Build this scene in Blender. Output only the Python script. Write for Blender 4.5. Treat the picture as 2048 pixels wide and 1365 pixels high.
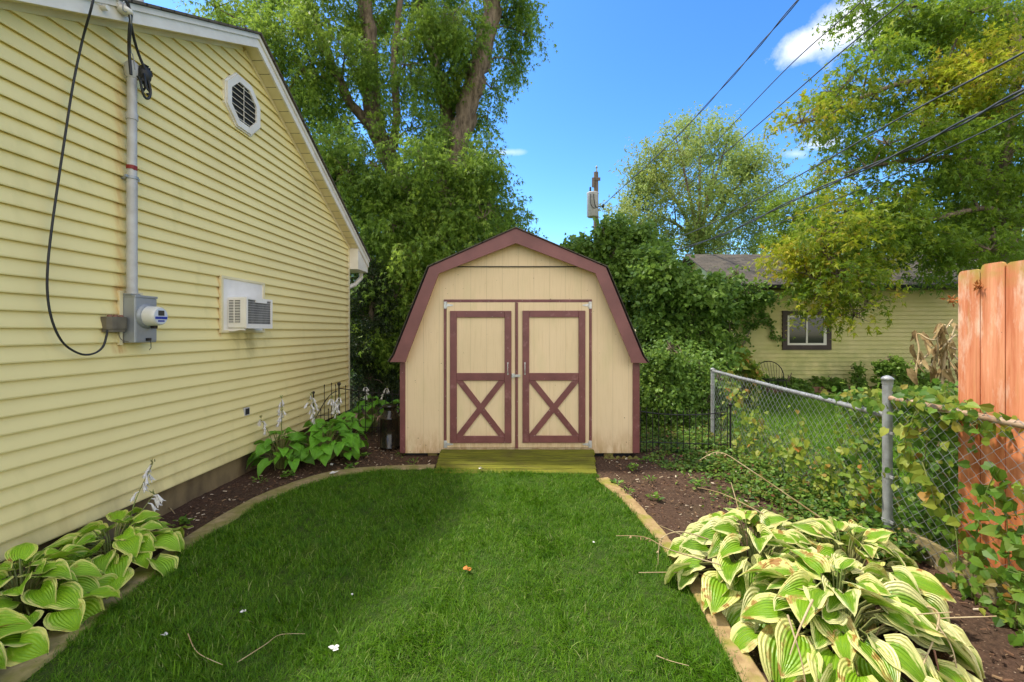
import bpy, math, random
import numpy as np
from mathutils import Vector, Matrix, noise as mnoise

# ------------------------------------------------------------------ camera, sky, sun, exposure
for o in list(bpy.data.objects): bpy.data.objects.remove(o)
SC = bpy.context.scene
COL = SC.collection
F, U0, V0, H = 870.0, 1060.0, 662.0, 1.61        # focal length and level-line in photo pixels, eye height
cam_d = bpy.data.cameras.new('camera'); cam = bpy.data.objects.new('camera', cam_d); COL.objects.link(cam)
cam.location = (0, 0, H); cam.rotation_euler = (math.radians(90), 0, 0)
cam_d.sensor_width = 36; cam_d.lens = 36 * F / 2048
cam_d.shift_x = (1024 - U0) / 2048; cam_d.shift_y = -(682.5 - V0) / 2048
cam_d.clip_start = 0.05; cam_d.clip_end = 2000
SC.camera = cam

SUN_EL, SUN_XY = 62.0, (-0.93, 0.30)
world = bpy.data.worlds.new('World'); SC.world = world; world.use_nodes = True
wn, wl = world.node_tree.nodes, world.node_tree.links
wn.clear()
wo = wn.new('ShaderNodeOutputWorld'); bg = wn.new('ShaderNodeBackground'); bg.inputs['Strength'].default_value = 0.15
sky = wn.new('ShaderNodeTexSky'); sky.sky_type = 'NISHITA'; sky.sun_disc = False
sky.sun_elevation = math.radians(SUN_EL); sky.sun_rotation = math.atan2(SUN_XY[0], SUN_XY[1])
sky.air_density = 1.0; sky.dust_density = 0.6; sky.ozone_density = 1.2; sky.altitude = 200
def wmath(op, a, b=None, c=None):
    n = wn.new('ShaderNodeMath'); n.operation = op
    for i, x in enumerate((a, b, c)):
        if x is None: continue
        if isinstance(x, (int, float)): n.inputs[i].default_value = x
        else: wl.new(x, n.inputs[i])
    return n.outputs[0]
tc = wn.new('ShaderNodeTexCoord'); sep = wn.new('ShaderNodeSeparateXYZ'); wl.new(tc.outputs['Generated'], sep.inputs[0])
yy = wmath('MAXIMUM', sep.outputs[1], 0.02)
cx_ = wmath('DIVIDE', sep.outputs[0], yy); cz_ = wmath('DIVIDE', sep.outputs[2], yy)
wnz = wn.new('ShaderNodeTexNoise'); wnz.inputs['Scale'].default_value = 7.0; wnz.inputs['Detail'].default_value = 7; wnz.inputs['Roughness'].default_value = 0.62
wl.new(tc.outputs['Generated'], wnz.inputs['Vector'])
nz = wmath('SUBTRACT', wnz.outputs['Fac'], 0.5)
masks = []
for (u, v, ru, rv, tilt) in ((1625, 75, 150, 34, 0.42), (1690, 50, 90, 48, 0.35), (1760, 60, 60, 50, 0.0), (1655, 285, 50, 18, 0.15), (1590, 308, 30, 10, 0.0), (1000, 305, 40, 6, 0)):
    a = wmath('SUBTRACT', cx_, (u - U0) / F); b = wmath('SUBTRACT', cz_, (V0 - v) / F)
    a2 = wmath('ADD', wmath('MULTIPLY', a, math.cos(tilt)), wmath('MULTIPLY', b, math.sin(tilt)))
    b2 = wmath('SUBTRACT', wmath('MULTIPLY', b, math.cos(tilt)), wmath('MULTIPLY', a, math.sin(tilt)))
    a2 = wmath('DIVIDE', a2, ru / F); b2 = wmath('DIVIDE', b2, rv / F)
    d = wmath('SQRT', wmath('ADD', wmath('MULTIPLY', a2, a2), wmath('MULTIPLY', b2, b2)))
    k = 0.28 if ru < 42 else 0.82
    m = wmath('MULTIPLY', wmath('SUBTRACT', wmath('ADD', 1.0, wmath('MULTIPLY', nz, 3.6)), d), 0.95)
    m = wmath('MINIMUM', wmath('MAXIMUM', m, 0.0), 1.0)
    masks.append(wmath('MULTIPLY', m, k))
mm = masks[0]
for m in masks[1:]: mm = wmath('MAXIMUM', mm, m)
mm = wmath('MULTIPLY', mm, wmath('GREATER_THAN', sep.outputs[1], 0.05))
# unseen white cloud added overhead and behind the camera as neutral fill light
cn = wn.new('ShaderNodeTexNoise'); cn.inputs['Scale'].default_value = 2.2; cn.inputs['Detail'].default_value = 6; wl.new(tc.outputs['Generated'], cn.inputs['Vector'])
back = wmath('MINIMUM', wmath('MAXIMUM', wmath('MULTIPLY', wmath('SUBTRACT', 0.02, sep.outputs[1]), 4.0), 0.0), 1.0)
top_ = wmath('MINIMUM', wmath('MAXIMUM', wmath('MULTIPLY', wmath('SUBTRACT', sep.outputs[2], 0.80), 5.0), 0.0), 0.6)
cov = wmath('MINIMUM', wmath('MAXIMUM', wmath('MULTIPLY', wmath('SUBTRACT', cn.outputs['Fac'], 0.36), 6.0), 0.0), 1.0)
fill_cloud = wmath('MULTIPLY', wmath('MAXIMUM', back, top_), cov)
fill_cloud = wmath('MULTIPLY', fill_cloud, wmath('GREATER_THAN', sep.outputs[2], 0.0))
hsv = wn.new('ShaderNodeHueSaturation'); hsv.inputs['Saturation'].default_value = 1.24; hsv.inputs['Value'].default_value = 1.0; hsv.inputs['Hue'].default_value = 0.497
wl.new(sky.outputs[0], hsv.inputs['Color'])
wmx = wn.new('ShaderNodeMix'); wmx.data_type = 'RGBA'
mm = wmath('MAXIMUM', mm, fill_cloud); wl.new(mm, wmx.inputs['Factor'])
def vscale(x, k):
    n = wn.new('ShaderNodeVectorMath'); n.operation = 'SCALE'; n.inputs['Scale'].default_value = k; wl.new(x, n.inputs[0]); return n.outputs[0]
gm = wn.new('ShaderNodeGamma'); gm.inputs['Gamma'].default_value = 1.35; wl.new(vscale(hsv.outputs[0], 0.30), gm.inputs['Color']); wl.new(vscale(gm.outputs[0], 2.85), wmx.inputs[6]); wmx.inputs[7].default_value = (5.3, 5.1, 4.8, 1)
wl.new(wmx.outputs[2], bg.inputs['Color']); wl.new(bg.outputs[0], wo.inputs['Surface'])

sd = bpy.data.lights.new('sun', 'SUN'); sun = bpy.data.objects.new('sun', sd); COL.objects.link(sun)
sd.energy = 2.25; sd.angle = math.radians(4); sd.color = (1.0, 0.93, 0.80)
hx = Vector((SUN_XY[0], SUN_XY[1], 0)).normalized() * math.cos(math.radians(SUN_EL))
sdir = Vector((hx.x, hx.y, math.sin(math.radians(SUN_EL))))
sun.rotation_euler = sdir.to_track_quat('Z', 'Y').to_euler(); sun.location = (-10, 4, 15)
SC.view_settings.view_transform = 'Standard'; SC.view_settings.look = 'None'
SC.view_settings.gamma = 1.0; SC.view_settings.exposure = 1.28; SC.view_settings.use_curve_mapping = False
SC.render.resolution_x, SC.render.resolution_y = 1024, 682
try:
    SC.cycles.max_bounces = 7; SC.cycles.diffuse_bounces = 4; SC.cycles.transparent_max_bounces = 6
except Exception: pass

def P(u, v, Y): return Vector(((u - U0) * Y / F, Y, H + (V0 - v) * Y / F))
def G(u, v, z=0.0):
    Y = (H - z) * F / (v - V0); return Vector(((u - U0) * Y / F, Y, z))

# ------------------------------------------------------------------ materials
class NT:
    def __init__(s, name):
        s.m = bpy.data.materials.new(name); s.m.use_nodes = True
        s.n, s.l = s.m.node_tree.nodes, s.m.node_tree.links
        s.b = s.n['Principled BSDF']; s.out = s.n['Material Output']
        s.geo = s.n.new('ShaderNodeNewGeometry')
        s.pos = s.geo.outputs['Position']
    def put(s, x, inp):
        if isinstance(x, (int, float)): inp.default_value = x
        elif isinstance(x, (tuple, list)):
            inp.default_value = tuple(x) + ((1,) if len(x) == 3 and inp.type == 'RGBA' else ())
        else: s.l.new(x, inp)
    def math(s, op, a, b=None, c=None, clamp=False):
        n = s.n.new('ShaderNodeMath'); n.operation = op; n.use_clamp = clamp
        for i, x in enumerate((a, b, c)):
            if x is not None: s.put(x, n.inputs[i])
        return n.outputs[0]
    def noise(s, scale, detail=4, vec=None, stretch=None, rough=0.55):
        vec = vec if vec is not None else s.pos
        if stretch:
            mp = s.n.new('ShaderNodeMapping'); mp.inputs['Scale'].default_value = stretch; s.l.new(vec, mp.inputs['Vector']); vec = mp.outputs[0]
        n = s.n.new('ShaderNodeTexNoise'); n.inputs['Scale'].default_value = scale; n.inputs['Detail'].default_value = detail; n.inputs['Roughness'].default_value = rough
        s.l.new(vec, n.inputs['Vector']); return n.outputs['Fac']
    def rng(s, x, a, b, c=0.0, d=1.0):
        n = s.n.new('ShaderNodeMapRange'); s.put(x, n.inputs[0])
        for i, q in enumerate((a, b, c, d)): n.inputs[i + 1].default_value = q
        return n.outputs[0]
    def mix(s, f, a, b, mode='MIX'):
        n = s.n.new('ShaderNodeMix'); n.data_type = 'RGBA'; n.blend_type = mode
        s.put(f, n.inputs['Factor']); s.put(a, n.inputs[6]); s.put(b, n.inputs[7]); return n.outputs[2]
    def ramp(s, f, stops):
        n = s.n.new('ShaderNodeValToRGB'); e = n.color_ramp.elements
        while len(e) < len(stops): e.new(0.5)
        for k, (p, c) in enumerate(stops): e[k].position = p; e[k].color = tuple(c) + (1,)
        s.l.new(f, n.inputs[0]); return n.outputs[0]
    def attr(s, name):
        n = s.n.new('ShaderNodeAttribute'); n.attribute_name = name; return n
    def sepxyz(s, v=None):
        n = s.n.new('ShaderNodeSeparateXYZ'); s.l.new(v if v is not None else s.pos, n.inputs[0]); return n.outputs
    def bump(s, h, strength=0.3, dist=0.01):
        n = s.n.new('ShaderNodeBump'); n.inputs['Strength'].default_value = strength; n.inputs['Distance'].default_value = dist
        s.l.new(h, n.inputs['Height']); s.l.new(n.outputs[0], s.b.inputs['Normal']); return n.outputs[0]
    def fin(s, col, rough=0.7, metal=0.0, spec=0.4, transl=0.0, tcol=None):
        s.put(col, s.b.inputs['Base Color']); s.put(rough, s.b.inputs['Roughness']); s.b.inputs['Metallic'].default_value = metal
        s.b.inputs['Specular IOR Level'].default_value = spec
        if transl > 0:
            t = s.n.new('ShaderNodeBsdfTranslucent'); s.put(tcol if tcol is not None else col, t.inputs['Color'])
            mx = s.n.new('ShaderNodeMixShader'); mx.inputs[0].default_value = transl
            s.l.new(s.b.outputs[0], mx.inputs[1]); s.l.new(t.outputs[0], mx.inputs[2]); s.l.new(mx.outputs[0], s.out.inputs['Surface'])
        return s.m

def simple(name, c1, c2=None, rough=0.6, scale=6, metal=0, spec=0.4, bump=0.1, bscale=80, bdist=0.003, stretch=None, lo=0.35, hi=0.65):
    t = NT(name); c2 = c2 or tuple(x * 0.8 for x in c1)
    f = t.rng(t.noise(scale, 5, stretch=stretch), lo, hi)
    t.bump(t.noise(bscale, 3, stretch=stretch), bump, bdist)
    return t.fin(t.mix(f, c1, c2), rough, metal, spec)

def leaf_mat(name, dark, mid, light, autumn_lit=None, transl=0.35, amt=1.0, rough=0.5):
    t = NT(name)
    r = t.attr('rnd').outputs['Fac']; ti = t.attr('tint').outputs['Fac']
    c = t.ramp(r, [(0.0, dark), (0.5, mid), (1.0, light)])
    if autumn_lit:
        k = t.rng(t.math('ADD', ti, t.math('MULTIPLY', r, 0.45)), 0.52, 1.05, 0, amt)
        c = t.mix(k, c, t.ramp(t.math('FRACT', t.math('MULTIPLY', r, 7.3)), [(0, autumn_lit[0]), (0.75, autumn_lit[1]), (1, autumn_lit[2])]))
    tc_ = t.mix(0.5, c, tuple(min(1, x * 1.6) for x in light))
    return t.fin(c, rough, 0, 0.35, transl, tc_)

MT = {}
def build_materials():
    # yellow vinyl siding with rust stains
    t = NT('yellow_vinyl_siding'); x, y, z = t.sepxyz()
    n1 = t.noise(1.3, 5); n2 = t.noise(5, 5, stretch=(1, 1, 0.25)); n3 = t.noise(220, 2, stretch=(1, 0.06, 1))
    base = t.mix(t.rng(n1, 0.35, 0.7), (0.89, 0.765, 0.355), (0.84, 0.715, 0.33))
    base = t.mix(t.rng(n2, 0.58, 0.85, 0, 0.35), base, (0.47, 0.43, 0.15))
    def stain(y0, w, z0, z1, k):
        a = t.math('SUBTRACT', 1.0, t.math('ABSOLUTE', t.math('DIVIDE', t.math('SUBTRACT', y, y0), w)), clamp=True)
        b = t.math('MULTIPLY', t.rng(z, z0 - 0.03, z0), t.rng(z, z1 + 0.03, z1))
        return t.math('MULTIPLY', t.math('MULTIPLY', a, b), t.math('MULTIPLY', t.rng(t.noise(9, 4, stretch=(1, 3, 0.7)), 0.3, 0.6), k))
    st = stain(3.37, 0.07, 1.45, 1.95, 0.75)
    for q in (stain(4.465, 0.045, 1.57, 2.16, 0.9), stain(3.37, 0.05, 1.9, 3.5, 0.4), stain(7.6, 0.12, 0.2, 3.0, 0.35)): st = t.math('MAXIMUM', st, q)
    base = t.mix(st, base, (0.55, 0.25, 0.06))
    low = t.math('MULTIPLY', t.rng(z, 0.5, 0.22), t.rng(t.noise(4, 5, stretch=(1, 1.5, 0.4)), 0.4, 0.7))
    base = t.mix(t.math('MULTIPLY', low, 0.45), base, (0.33, 0.25, 0.10))
    g = t.math('MULTIPLY', t.rng(n2, 0.45, 0.62), t.math('MULTIPLY', t.rng(y, 4.5, 4.8), t.math('MULTIPLY', t.rng(y, 5.4, 5.05), t.math('MULTIPLY', t.rng(z, 1.25, 1.5), t.rng(z, 1.64, 1.6)))))
    base = t.mix(t.math('MULTIPLY', g, 0.5), base, (0.25, 0.2, 0.05))
    t.bump(n3, 0.18, 0.002)
    MT['siding'] = t.fin(base, 0.55, 0, 0.35)
    t = NT('old_yellow_siding'); n2 = t.noise(1.5, 5, stretch=(1, 1, 2))
    base = t.mix(t.rng(n2, 0.35, 0.7), (0.72, 0.62, 0.28), (0.60, 0.55, 0.20)); x, y, z = t.sepxyz()
    base = t.mix(t.math('MULTIPLY', t.rng(z, 1.5, 0.2), t.rng(t.noise(3, 5), 0.35, 0.6, 0, 0.7)), base, (0.27, 0.31, 0.08))
    MT['nsiding'] = t.fin(base, 0.65)
    # painted plywood with vertical grooves
    t = NT('cream_painted_plywood'); x, y, z = t.sepxyz()
    w = t.math('FRACT', t.math('DIVIDE', t.math('ADD', x, 20.07), 0.2032))
    groove = t.math('LESS_THAN', w, 0.035)
    gr = t.noise(60, 4, stretch=(1, 1, 0.05))
    base = t.mix(t.rng(t.noise(1.5, 5), 0.35, 0.65), (0.83, 0.635, 0.40), (0.78, 0.60, 0.37))
    base = t.mix(t.rng(gr, 0.5, 0.75, 0, 0.35), base, (0.62, 0.44, 0.22))
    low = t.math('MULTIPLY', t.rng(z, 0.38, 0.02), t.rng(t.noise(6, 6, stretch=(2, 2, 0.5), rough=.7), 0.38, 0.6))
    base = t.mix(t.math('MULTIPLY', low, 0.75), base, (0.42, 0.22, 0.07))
    base = t.mix(t.math('MULTIPLY', t.rng(t.noise(2.2, 5, stretch=(2, 1, 0.6)), 0.52, 0.75), 0.25), base, (0.52, 0.50, 0.22))
    base = t.mix(t.math('GREATER_THAN', t.noise(26, 2), 0.755), base, (0.2, 0.12, 0.06))
    base = t.mix(t.math('MULTIPLY', groove, 0.22), base, (0.30, 0.22, 0.10))
    t.bump(t.math('SUBTRACT', t.math('MULTIPLY', gr, 0.35), groove), 0.35, 0.004)
    MT['cream'] = t.fin(base, 0.7, 0, 0.3)
    t = NT('maroon_trim_paint'); gr = t.noise(30, 5, stretch=(1, 1, 1))
    base = t.mix(t.rng(t.noise(5, 5), 0.35, 0.7), (0.215, 0.072, 0.066), (0.155, 0.050, 0.046))
    base = t.mix(t.rng(t.noise(14, 6, stretch=(0.6, 1, 0.6), rough=0.7), 0.57, 0.68, 0, 0.5), base, (0.36, 0.18, 0.165))
    base = t.mix(t.math('GREATER_THAN', t.noise(45, 1), 0.765), base, (0.55, 0.45, 0.40))
    t.bump(gr, 0.2, 0.003)
    MT['maroon'] = t.fin(base, 0.42, 0, 0.5)
    MT['fascia_maroon'] = simple('faded_maroon_paint', (0.255, 0.102, 0.094), (0.19, 0.076, 0.07), 0.5, 3, bump=0.15)
    MT['white'] = simple('white_painted_metal', (0.86, 0.81, 0.72), (0.76, 0.70, 0.60), 0.45, 5, bump=0.05)
    MT['soffit'] = simple('cream_soffit_vinyl', (0.83, 0.74, 0.48), (0.74, 0.64, 0.38), 0.5, 4, bump=0.05)
    MT['acwhite'] = simple('white_plastic_case', (0.88, 0.84, 0.78), (0.80, 0.76, 0.70), 0.4, 6, bump=0.03)
    MT['darkgap'] = simple('dark_recess', (0.02, 0.02, 0.02), (0.03, 0.03, 0.03), 0.8)
    MT['coil'] = simple('grey_coil_fins', (0.15, 0.145, 0.14), (0.27, 0.26, 0.25), 0.5, 12, metal=0.5, bump=0.6, bscale=300, bdist=0.004, stretch=(1, 1, 0.2))
    MT['greymetal'] = simple('grey_painted_steel', (0.36, 0.385, 0.41), (0.29, 0.31, 0.335), 0.42, 5, metal=0.35, bump=0.06)
    MT['mast'] = simple('weathered_grey_pipe', (0.55, 0.54, 0.53), (0.44, 0.42, 0.40), 0.5, 9, metal=0.1, bump=0.1)
    MT['galv'] = simple('galvanised_steel', (0.38, 0.39, 0.39), (0.26, 0.26, 0.255), 0.45, 14, metal=0.25, bump=0.1, bscale=120)
    MT['rail_rust'] = simple('rusty_galvanised_rail', (0.46, 0.33, 0.22), (0.30, 0.17, 0.09), 0.6, 16, metal=0.25, bump=0.3, bscale=60)
    MT['black_iron'] = simple('black_iron', (0.012, 0.012, 0.013), (0.035, 0.028, 0.024), 0.4, 20, metal=0.2, bump=0.1)
    MT['black_gloss'] = simple('glossy_black_enamel', (0.008, 0.008, 0.008), (0.03, 0.02, 0.012), 0.16, 12, spec=0.6, bump=0.04)
    MT['cable'] = simple('black_cable_rubber', (0.018, 0.018, 0.02), (0.03, 0.03, 0.03), 0.5)
    MT['wire'] = simple('weathered_overhead_wire', (0.05, 0.05, 0.055), (0.09, 0.09, 0.09), 0.5)
    MT['brownbox'] = simple('aged_brown_grey_plastic', (0.17, 0.145, 0.10), (0.12, 0.10, 0.07), 0.6, 8)
    MT['terracotta'] = simple('reddish_plug', (0.22, 0.10, 0.06))
    MT['glass_meter'] = simple('meter_cover', (0.72, 0.71, 0.66), (0.64, 0.63, 0.58), 0.15, 4, spec=0.6, bump=0)
    MT['meterface'] = simple('meter_face_plate', (0.62, 0.66, 0.72), (0.58, 0.61, 0.66), 0.3, bump=0)
    MT['blue'] = simple('blue_label', (0.02, 0.05, 0.35), (0.02, 0.04, 0.28), 0.4, bump=0)
    MT['lcd'] = simple('grey_display', (0.05, 0.055, 0.05), None, 0.2, bump=0)
    MT['red'] = simple('red_sticker', (0.30, 0.03, 0.02), (0.2, 0.02, 0.02), 0.5)
    MT['steel'] = simple('bright_steel', (0.72, 0.71, 0.69), (0.5, 0.48, 0.45), 0.35, 20, metal=0.4)
    # shingles
    t = NT('dark_asphalt_shingle'); br = t.n.new('ShaderNodeTexBrick'); br.inputs['Scale'].default_value = 1
    mp = t.n.new('ShaderNodeMapping'); t.l.new(t.pos, mp.inputs['Vector']); t.l.new(mp.outputs[0], br.inputs['Vector'])
    br.inputs['Brick Width'].default_value = 0.3; br.inputs['Row Height'].default_value = 0.13; br.inputs['Mortar Size'].default_value = 0.008
    br.inputs['Color1'].default_value = (0.125, 0.108, 0.085, 1); br.inputs['Color2'].default_value = (0.072, 0.063, 0.052, 1); br.inputs['Mortar'].default_value = (0.025, 0.022, 0.02, 1)
    c = t.mix(t.rng(t.noise(1.2, 5), 0.4, 0.7, 0, 0.45), br.outputs['Color'], (0.15, 0.12, 0.085))
    t.bump(t.noise(150, 2), 0.4, 0.003); MT['shingle'] = t.fin(c, 0.9, 0, 0.2)
    # foundation
    t = NT('stained_foundation'); c = t.mix(t.rng(t.noise(3, 6, stretch=(1, 1, 0.5)), 0.35, 0.62), (0.075, 0.05, 0.03), (0.26, 0.19, 0.09))
    t.bump(t.noise(25, 5), 0.5, 0.01); MT['foundation'] = t.fin(c, 0.9)
    # soil
    t = NT('brown_mulch_soil'); n1 = t.noise(2.0, 5); n2 = t.noise(45, 6, rough=0.7)
    c = t.mix(t.rng(n2, 0.35, 0.68), (0.042, 0.026, 0.017), (0.13, 0.078, 0.049))
    c = t.mix(t.rng(n1, 0.4, 0.7, 0, 0.5), c, (0.10, 0.052, 0.034)); c = t.mix(t.rng(t.noise(0.9, 3), 0.55, 0.7, 0, 0.5), c, (0.10, 0.085, 0.04))
    c = t.mix(t.math('GREATER_THAN', t.noise(70, 2), 0.70), c, (0.36, 0.27, 0.18))
    t.bump(t.math('ADD', n2, t.noise(15, 4)), 0.9, 0.02); MT['soil'] = t.fin(c, 0.95, 0, 0.15)
    t = NT('far_ground_turf'); c = t.mix(t.rng(t.noise(3, 6), 0.35, 0.65), (0.045, 0.085, 0.015), (0.075, 0.07, 0.03))
    t.bump(t.noise(30, 4), 0.8, 0.03); MT['farground'] = t.fin(c, 0.95, 0, 0.1)
    MT['turf'] = simple('turf_thatch', (0.030, 0.060, 0.010), (0.05, 0.07, 0.018), 0.95, 20, spec=0.1, bump=0.8, bscale=60, bdist=0.01)
    # grass blades
    t = NT('grass_blade'); r = t.attr('rnd').outputs['Fac']
    c = t.ramp(r, [(0, (0.024, 0.076, 0.002)), (0.5, (0.074, 0.178, 0.003)), (0.85, (0.155, 0.29, 0.008)), (1, (0.34, 0.36, 0.13))])
    patch = t.rng(t.noise(1.6, 5), 0.36, 0.66); c = t.mix(t.math('MULTIPLY', patch, 0.4), c, (0.075, 0.19, 0.004))
    patch2 = t.rng(t.noise(4.5, 4), 0.5, 0.72); c = t.mix(t.math('MULTIPLY', patch2, 0.45), c, (0.03, 0.11, 0.006)); c = t.mix(t.math('MULTIPLY', t.rng(t.noise(14, 5), 0.55, 0.75), 0.45), c, (0.13, 0.22, 0.02)); c = t.mix(t.math('MULTIPLY', t.rng(t.noise(2.7, 6), 0.62, 0.74), 0.4), c, (0.17, 0.19, 0.04))
    MT['grass'] = t.fin(c, 0.5, 0, 0.2, 0.3, t.mix(0.4, c, (0.12, 0.34, 0.02)))
    # concrete edging
    t = NT('mossy_edging_concrete'); n1 = t.noise(5, 6, rough=0.65)
    c = t.mix(t.rng(t.noise(22, 6), 0.35, 0.7), (0.34, 0.265, 0.135), (0.21, 0.165, 0.08)); c = t.mix(t.rng(n1, 0.42, 0.64, 0, 0.8), c, (0.16, 0.17, 0.025))
    t.bump(t.noise(90, 5), 0.5, 0.004); MT['edging'] = t.fin(c, 0.9, 0, 0.2)
    t = NT('worn_tan_edging'); c = t.mix(t.rng(t.noise(18, 6), 0.35, 0.7), (0.38, 0.265, 0.125), (0.24, 0.155, 0.07)); c = t.mix(t.rng(t.noise(5, 5), 0.5, 0.66, 0, 0.8), c, (0.22, 0.22, 0.03))
    t.bump(t.noise(90, 5), 0.5, 0.004); MT['edging2'] = t.fin(c, 0.9, 0, 0.2)
    # mossy ramp wood
    t = NT('moss_covered_planks'); x, y, z = t.sepxyz()
    g = t.noise(7, 7, stretch=(0.45, 6, 1), rough=0.7); n1 = t.noise(2.4, 6, stretch=(1, 2.2, 1), rough=0.65)
    c = t.mix(t.rng(g, 0.32, 0.66), (0.065, 0.072, 0.010), (0.205, 0.205, 0.02)); c = t.mix(t.rng(n1, 0.5, 0.72, 0, 0.75), c, (0.085, 0.065, 0.025))
    t.bump(t.math('ADD', g, t.noise(120, 3)), 0.7, 0.006); MT['moss'] = t.fin(c, 0.9, 0, 0.2)
    MT['mosstimber'] = simple('mossy_timber', (0.19, 0.19, 0.04), (0.15, 0.08, 0.03), 0.9, 12, bump=0.5, bscale=50, bdist=0.006)
    # orange fence boards
    t = NT('worn_salmon_fence_board'); r = t.attr('rnd').outputs['Fac']
    g = t.noise(16, 7, stretch=(1, 1, 0.07), rough=0.65)
    c = t.mix(t.rng(g, 0.36, 0.64), (0.80, 0.35, 0.185), (0.52, 0.15, 0.06)); c = t.mix(t.rng(t.noise(4, 6, stretch=(1, 3, 0.25), rough=.7), 0.55, 0.68, 0, .45), c, (0.50, 0.30, 0.10)); c = t.mix(t.rng(t.noise(45, 4, stretch=(1, 1, 0.03)), 0.60, 0.72, 0, 0.45), c, (0.36, 0.11, 0.05)); vor = t.n.new('ShaderNodeTexVoronoi'); mpv = t.n.new('ShaderNodeMapping'); mpv.inputs['Scale'].default_value = (1, 1, .55); t.l.new(t.pos, mpv.inputs['Vector']); t.l.new(mpv.outputs[0], vor.inputs['Vector']); vor.inputs['Scale'].default_value = 3.4; c = t.mix(t.rng(vor.outputs['Distance'], 0.075, 0.03, 0, .8), c, (0.20, 0.06, 0.025))
    x, y, z = t.sepxyz()
    low = t.rng(z, 1.35, 0.5)
    c = t.mix(t.math('MULTIPLY', low, 0.6), c, (0.56, 0.16, 0.035))
    worn = t.math('MULTIPLY', t.rng(t.noise(5, 7, stretch=(1, 1.6, 0.35), rough=0.72), 0.49, 0.60), t.rng(z, 1.0, 1.4))
    c = t.mix(t.math('MULTIPLY', worn, 0.7), c, (0.80, 0.58, 0.42))
    c = t.mix(t.math('MULTIPLY', t.rng(z, 1.86, 2.0), t.rng(t.noise(10, 4), 0.3, 0.6)), c, (0.40, 0.30, 0.06))
    drt = t.math('MULTIPLY', t.rng(t.noise(3.5, 5, stretch=(1, 2, 0.5)), 0.52, 0.66), t.rng(z, 1.25, 0.7)); c = t.mix(t.math('MULTIPLY', drt, 0.55), c, (0.22, 0.07, 0.02))
    c = t.mix(t.math('GREATER_THAN', t.noise(17, 1), 0.77), c, (0.16, 0.06, 0.03))
    t.bump(g, 0.35, 0.006); MT['fencewood'] = t.fin(c, 0.75, 0, 0.25)
    MT['plank'] = simple('weathered_plank', (0.34, 0.26, 0.14), (0.20, 0.16, 0.06), 0.9, 6, stretch=(1, 0.3, 3), bump=0.4)
    # bark
    t = NT('grey_brown_bark'); g = t.noise(9, 7, stretch=(1, 1, 0.22), rough=0.68)
    c = t.mix(t.rng(g, 0.35, 0.65), (0.085, 0.062, 0.045), (0.32, 0.24, 0.17)); t.bump(g, 1.0, 0.05); MT['bark'] = t.fin(c, 0.95, 0, 0.15)
    MT['pole'] = simple('weathered_pole_wood', (0.20, 0.16, 0.125), (0.11, 0.085, 0.065), 0.9, 10, stretch=(1, 1, 0.1))
    MT['stem'] = simple('green_stem', (0.16, 0.22, 0.05), (0.22, 0.20, 0.07), 0.6)
    MT['drystem'] = simple('dry_stem', (0.48, 0.38, 0.22), (0.32, 0.22, 0.10), 0.8)
    MT['petal'] = simple('white_petal', (0.70, 0.68, 0.64), (0.55, 0.52, 0.50), 0.5, 40)
    MT['dryleaf'] = simple('orange_dry_leaf', (0.52, 0.19, 0.03), (0.30, 0.09, 0.02), 0.7, 30)
    MT['witherleaf'] = simple('withered_tan_leaf', (0.42, 0.30, 0.13), (0.24, 0.15, 0.06), 0.8, 20)
    MT['window_glass'] = NT('window_glass').fin((0.018, 0.022, 0.02), 0.06, 0, 0.6)
    MT['browntrim'] = simple('dark_brown_trim', (0.075, 0.05, 0.04), (0.055, 0.037, 0.03), 0.6)
    # foliage
    MT['lf_big'] = leaf_mat('silver_maple_leaf', (0.050, 0.105, 0.012), (0.125, 0.220, 0.022), (0.29, 0.41, 0.055), ((0.24, 0.32, 0.03), (0.34, 0.40, 0.04), (0.40, 0.44, 0.08)), 0.48)
    MT['lf_map'] = leaf_mat('maple_leaf_turning_sunlit', (0.060, 0.120, 0.010), (0.130, 0.225, 0.018), (0.25, 0.35, 0.03), ((0.40, 0.42, 0.02), (0.58, 0.52, 0.025), (0.60, 0.30, 0.04)), 0.48)
    MT['lf_far'] = leaf_mat('distant_tree_leaf', (0.15, 0.22, 0.05), (0.26, 0.36, 0.09), (0.42, 0.52, 0.15), ((0.21, 0.25, 0.04), (0.27, 0.29, 0.05), (0.25, 0.27, 0.08)), 0.40)
    MT['lf_lime'] = leaf_mat('lime_tree_leaf', (0.12, 0.20, 0.02), (0.20, 0.30, 0.03), (0.28, 0.38, 0.05), None, 0.45)
    MT['lf_shrub'] = leaf_mat('shrub_leaf', (0.055, 0.115, 0.018), (0.13, 0.235, 0.032), (0.28, 0.41, 0.07), ((0.10, 0.17, 0.02), (0.15, 0.25, 0.03), (0.15, 0.22, 0.04)), 0.33)
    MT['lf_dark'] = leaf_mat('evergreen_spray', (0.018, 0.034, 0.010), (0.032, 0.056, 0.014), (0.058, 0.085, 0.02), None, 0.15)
    MT['lf_vine'] = leaf_mat('vine_leaf', (0.045, 0.11, 0.012), (0.10, 0.21, 0.02), (0.20, 0.34, 0.035), ((0.25, 0.30, 0.03), (0.34, 0.36, 0.05), (0.40, 0.14, 0.03)), 0.38)
    MT['lf_cover'] = leaf_mat('groundcover_leaf', (0.04, 0.095, 0.012), (0.10, 0.20, 0.022), (0.19, 0.31, 0.04), ((0.12, 0.14, 0.02), (0.20, 0.12, 0.03), (0.25, 0.03, 0.05)), 0.3)
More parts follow.
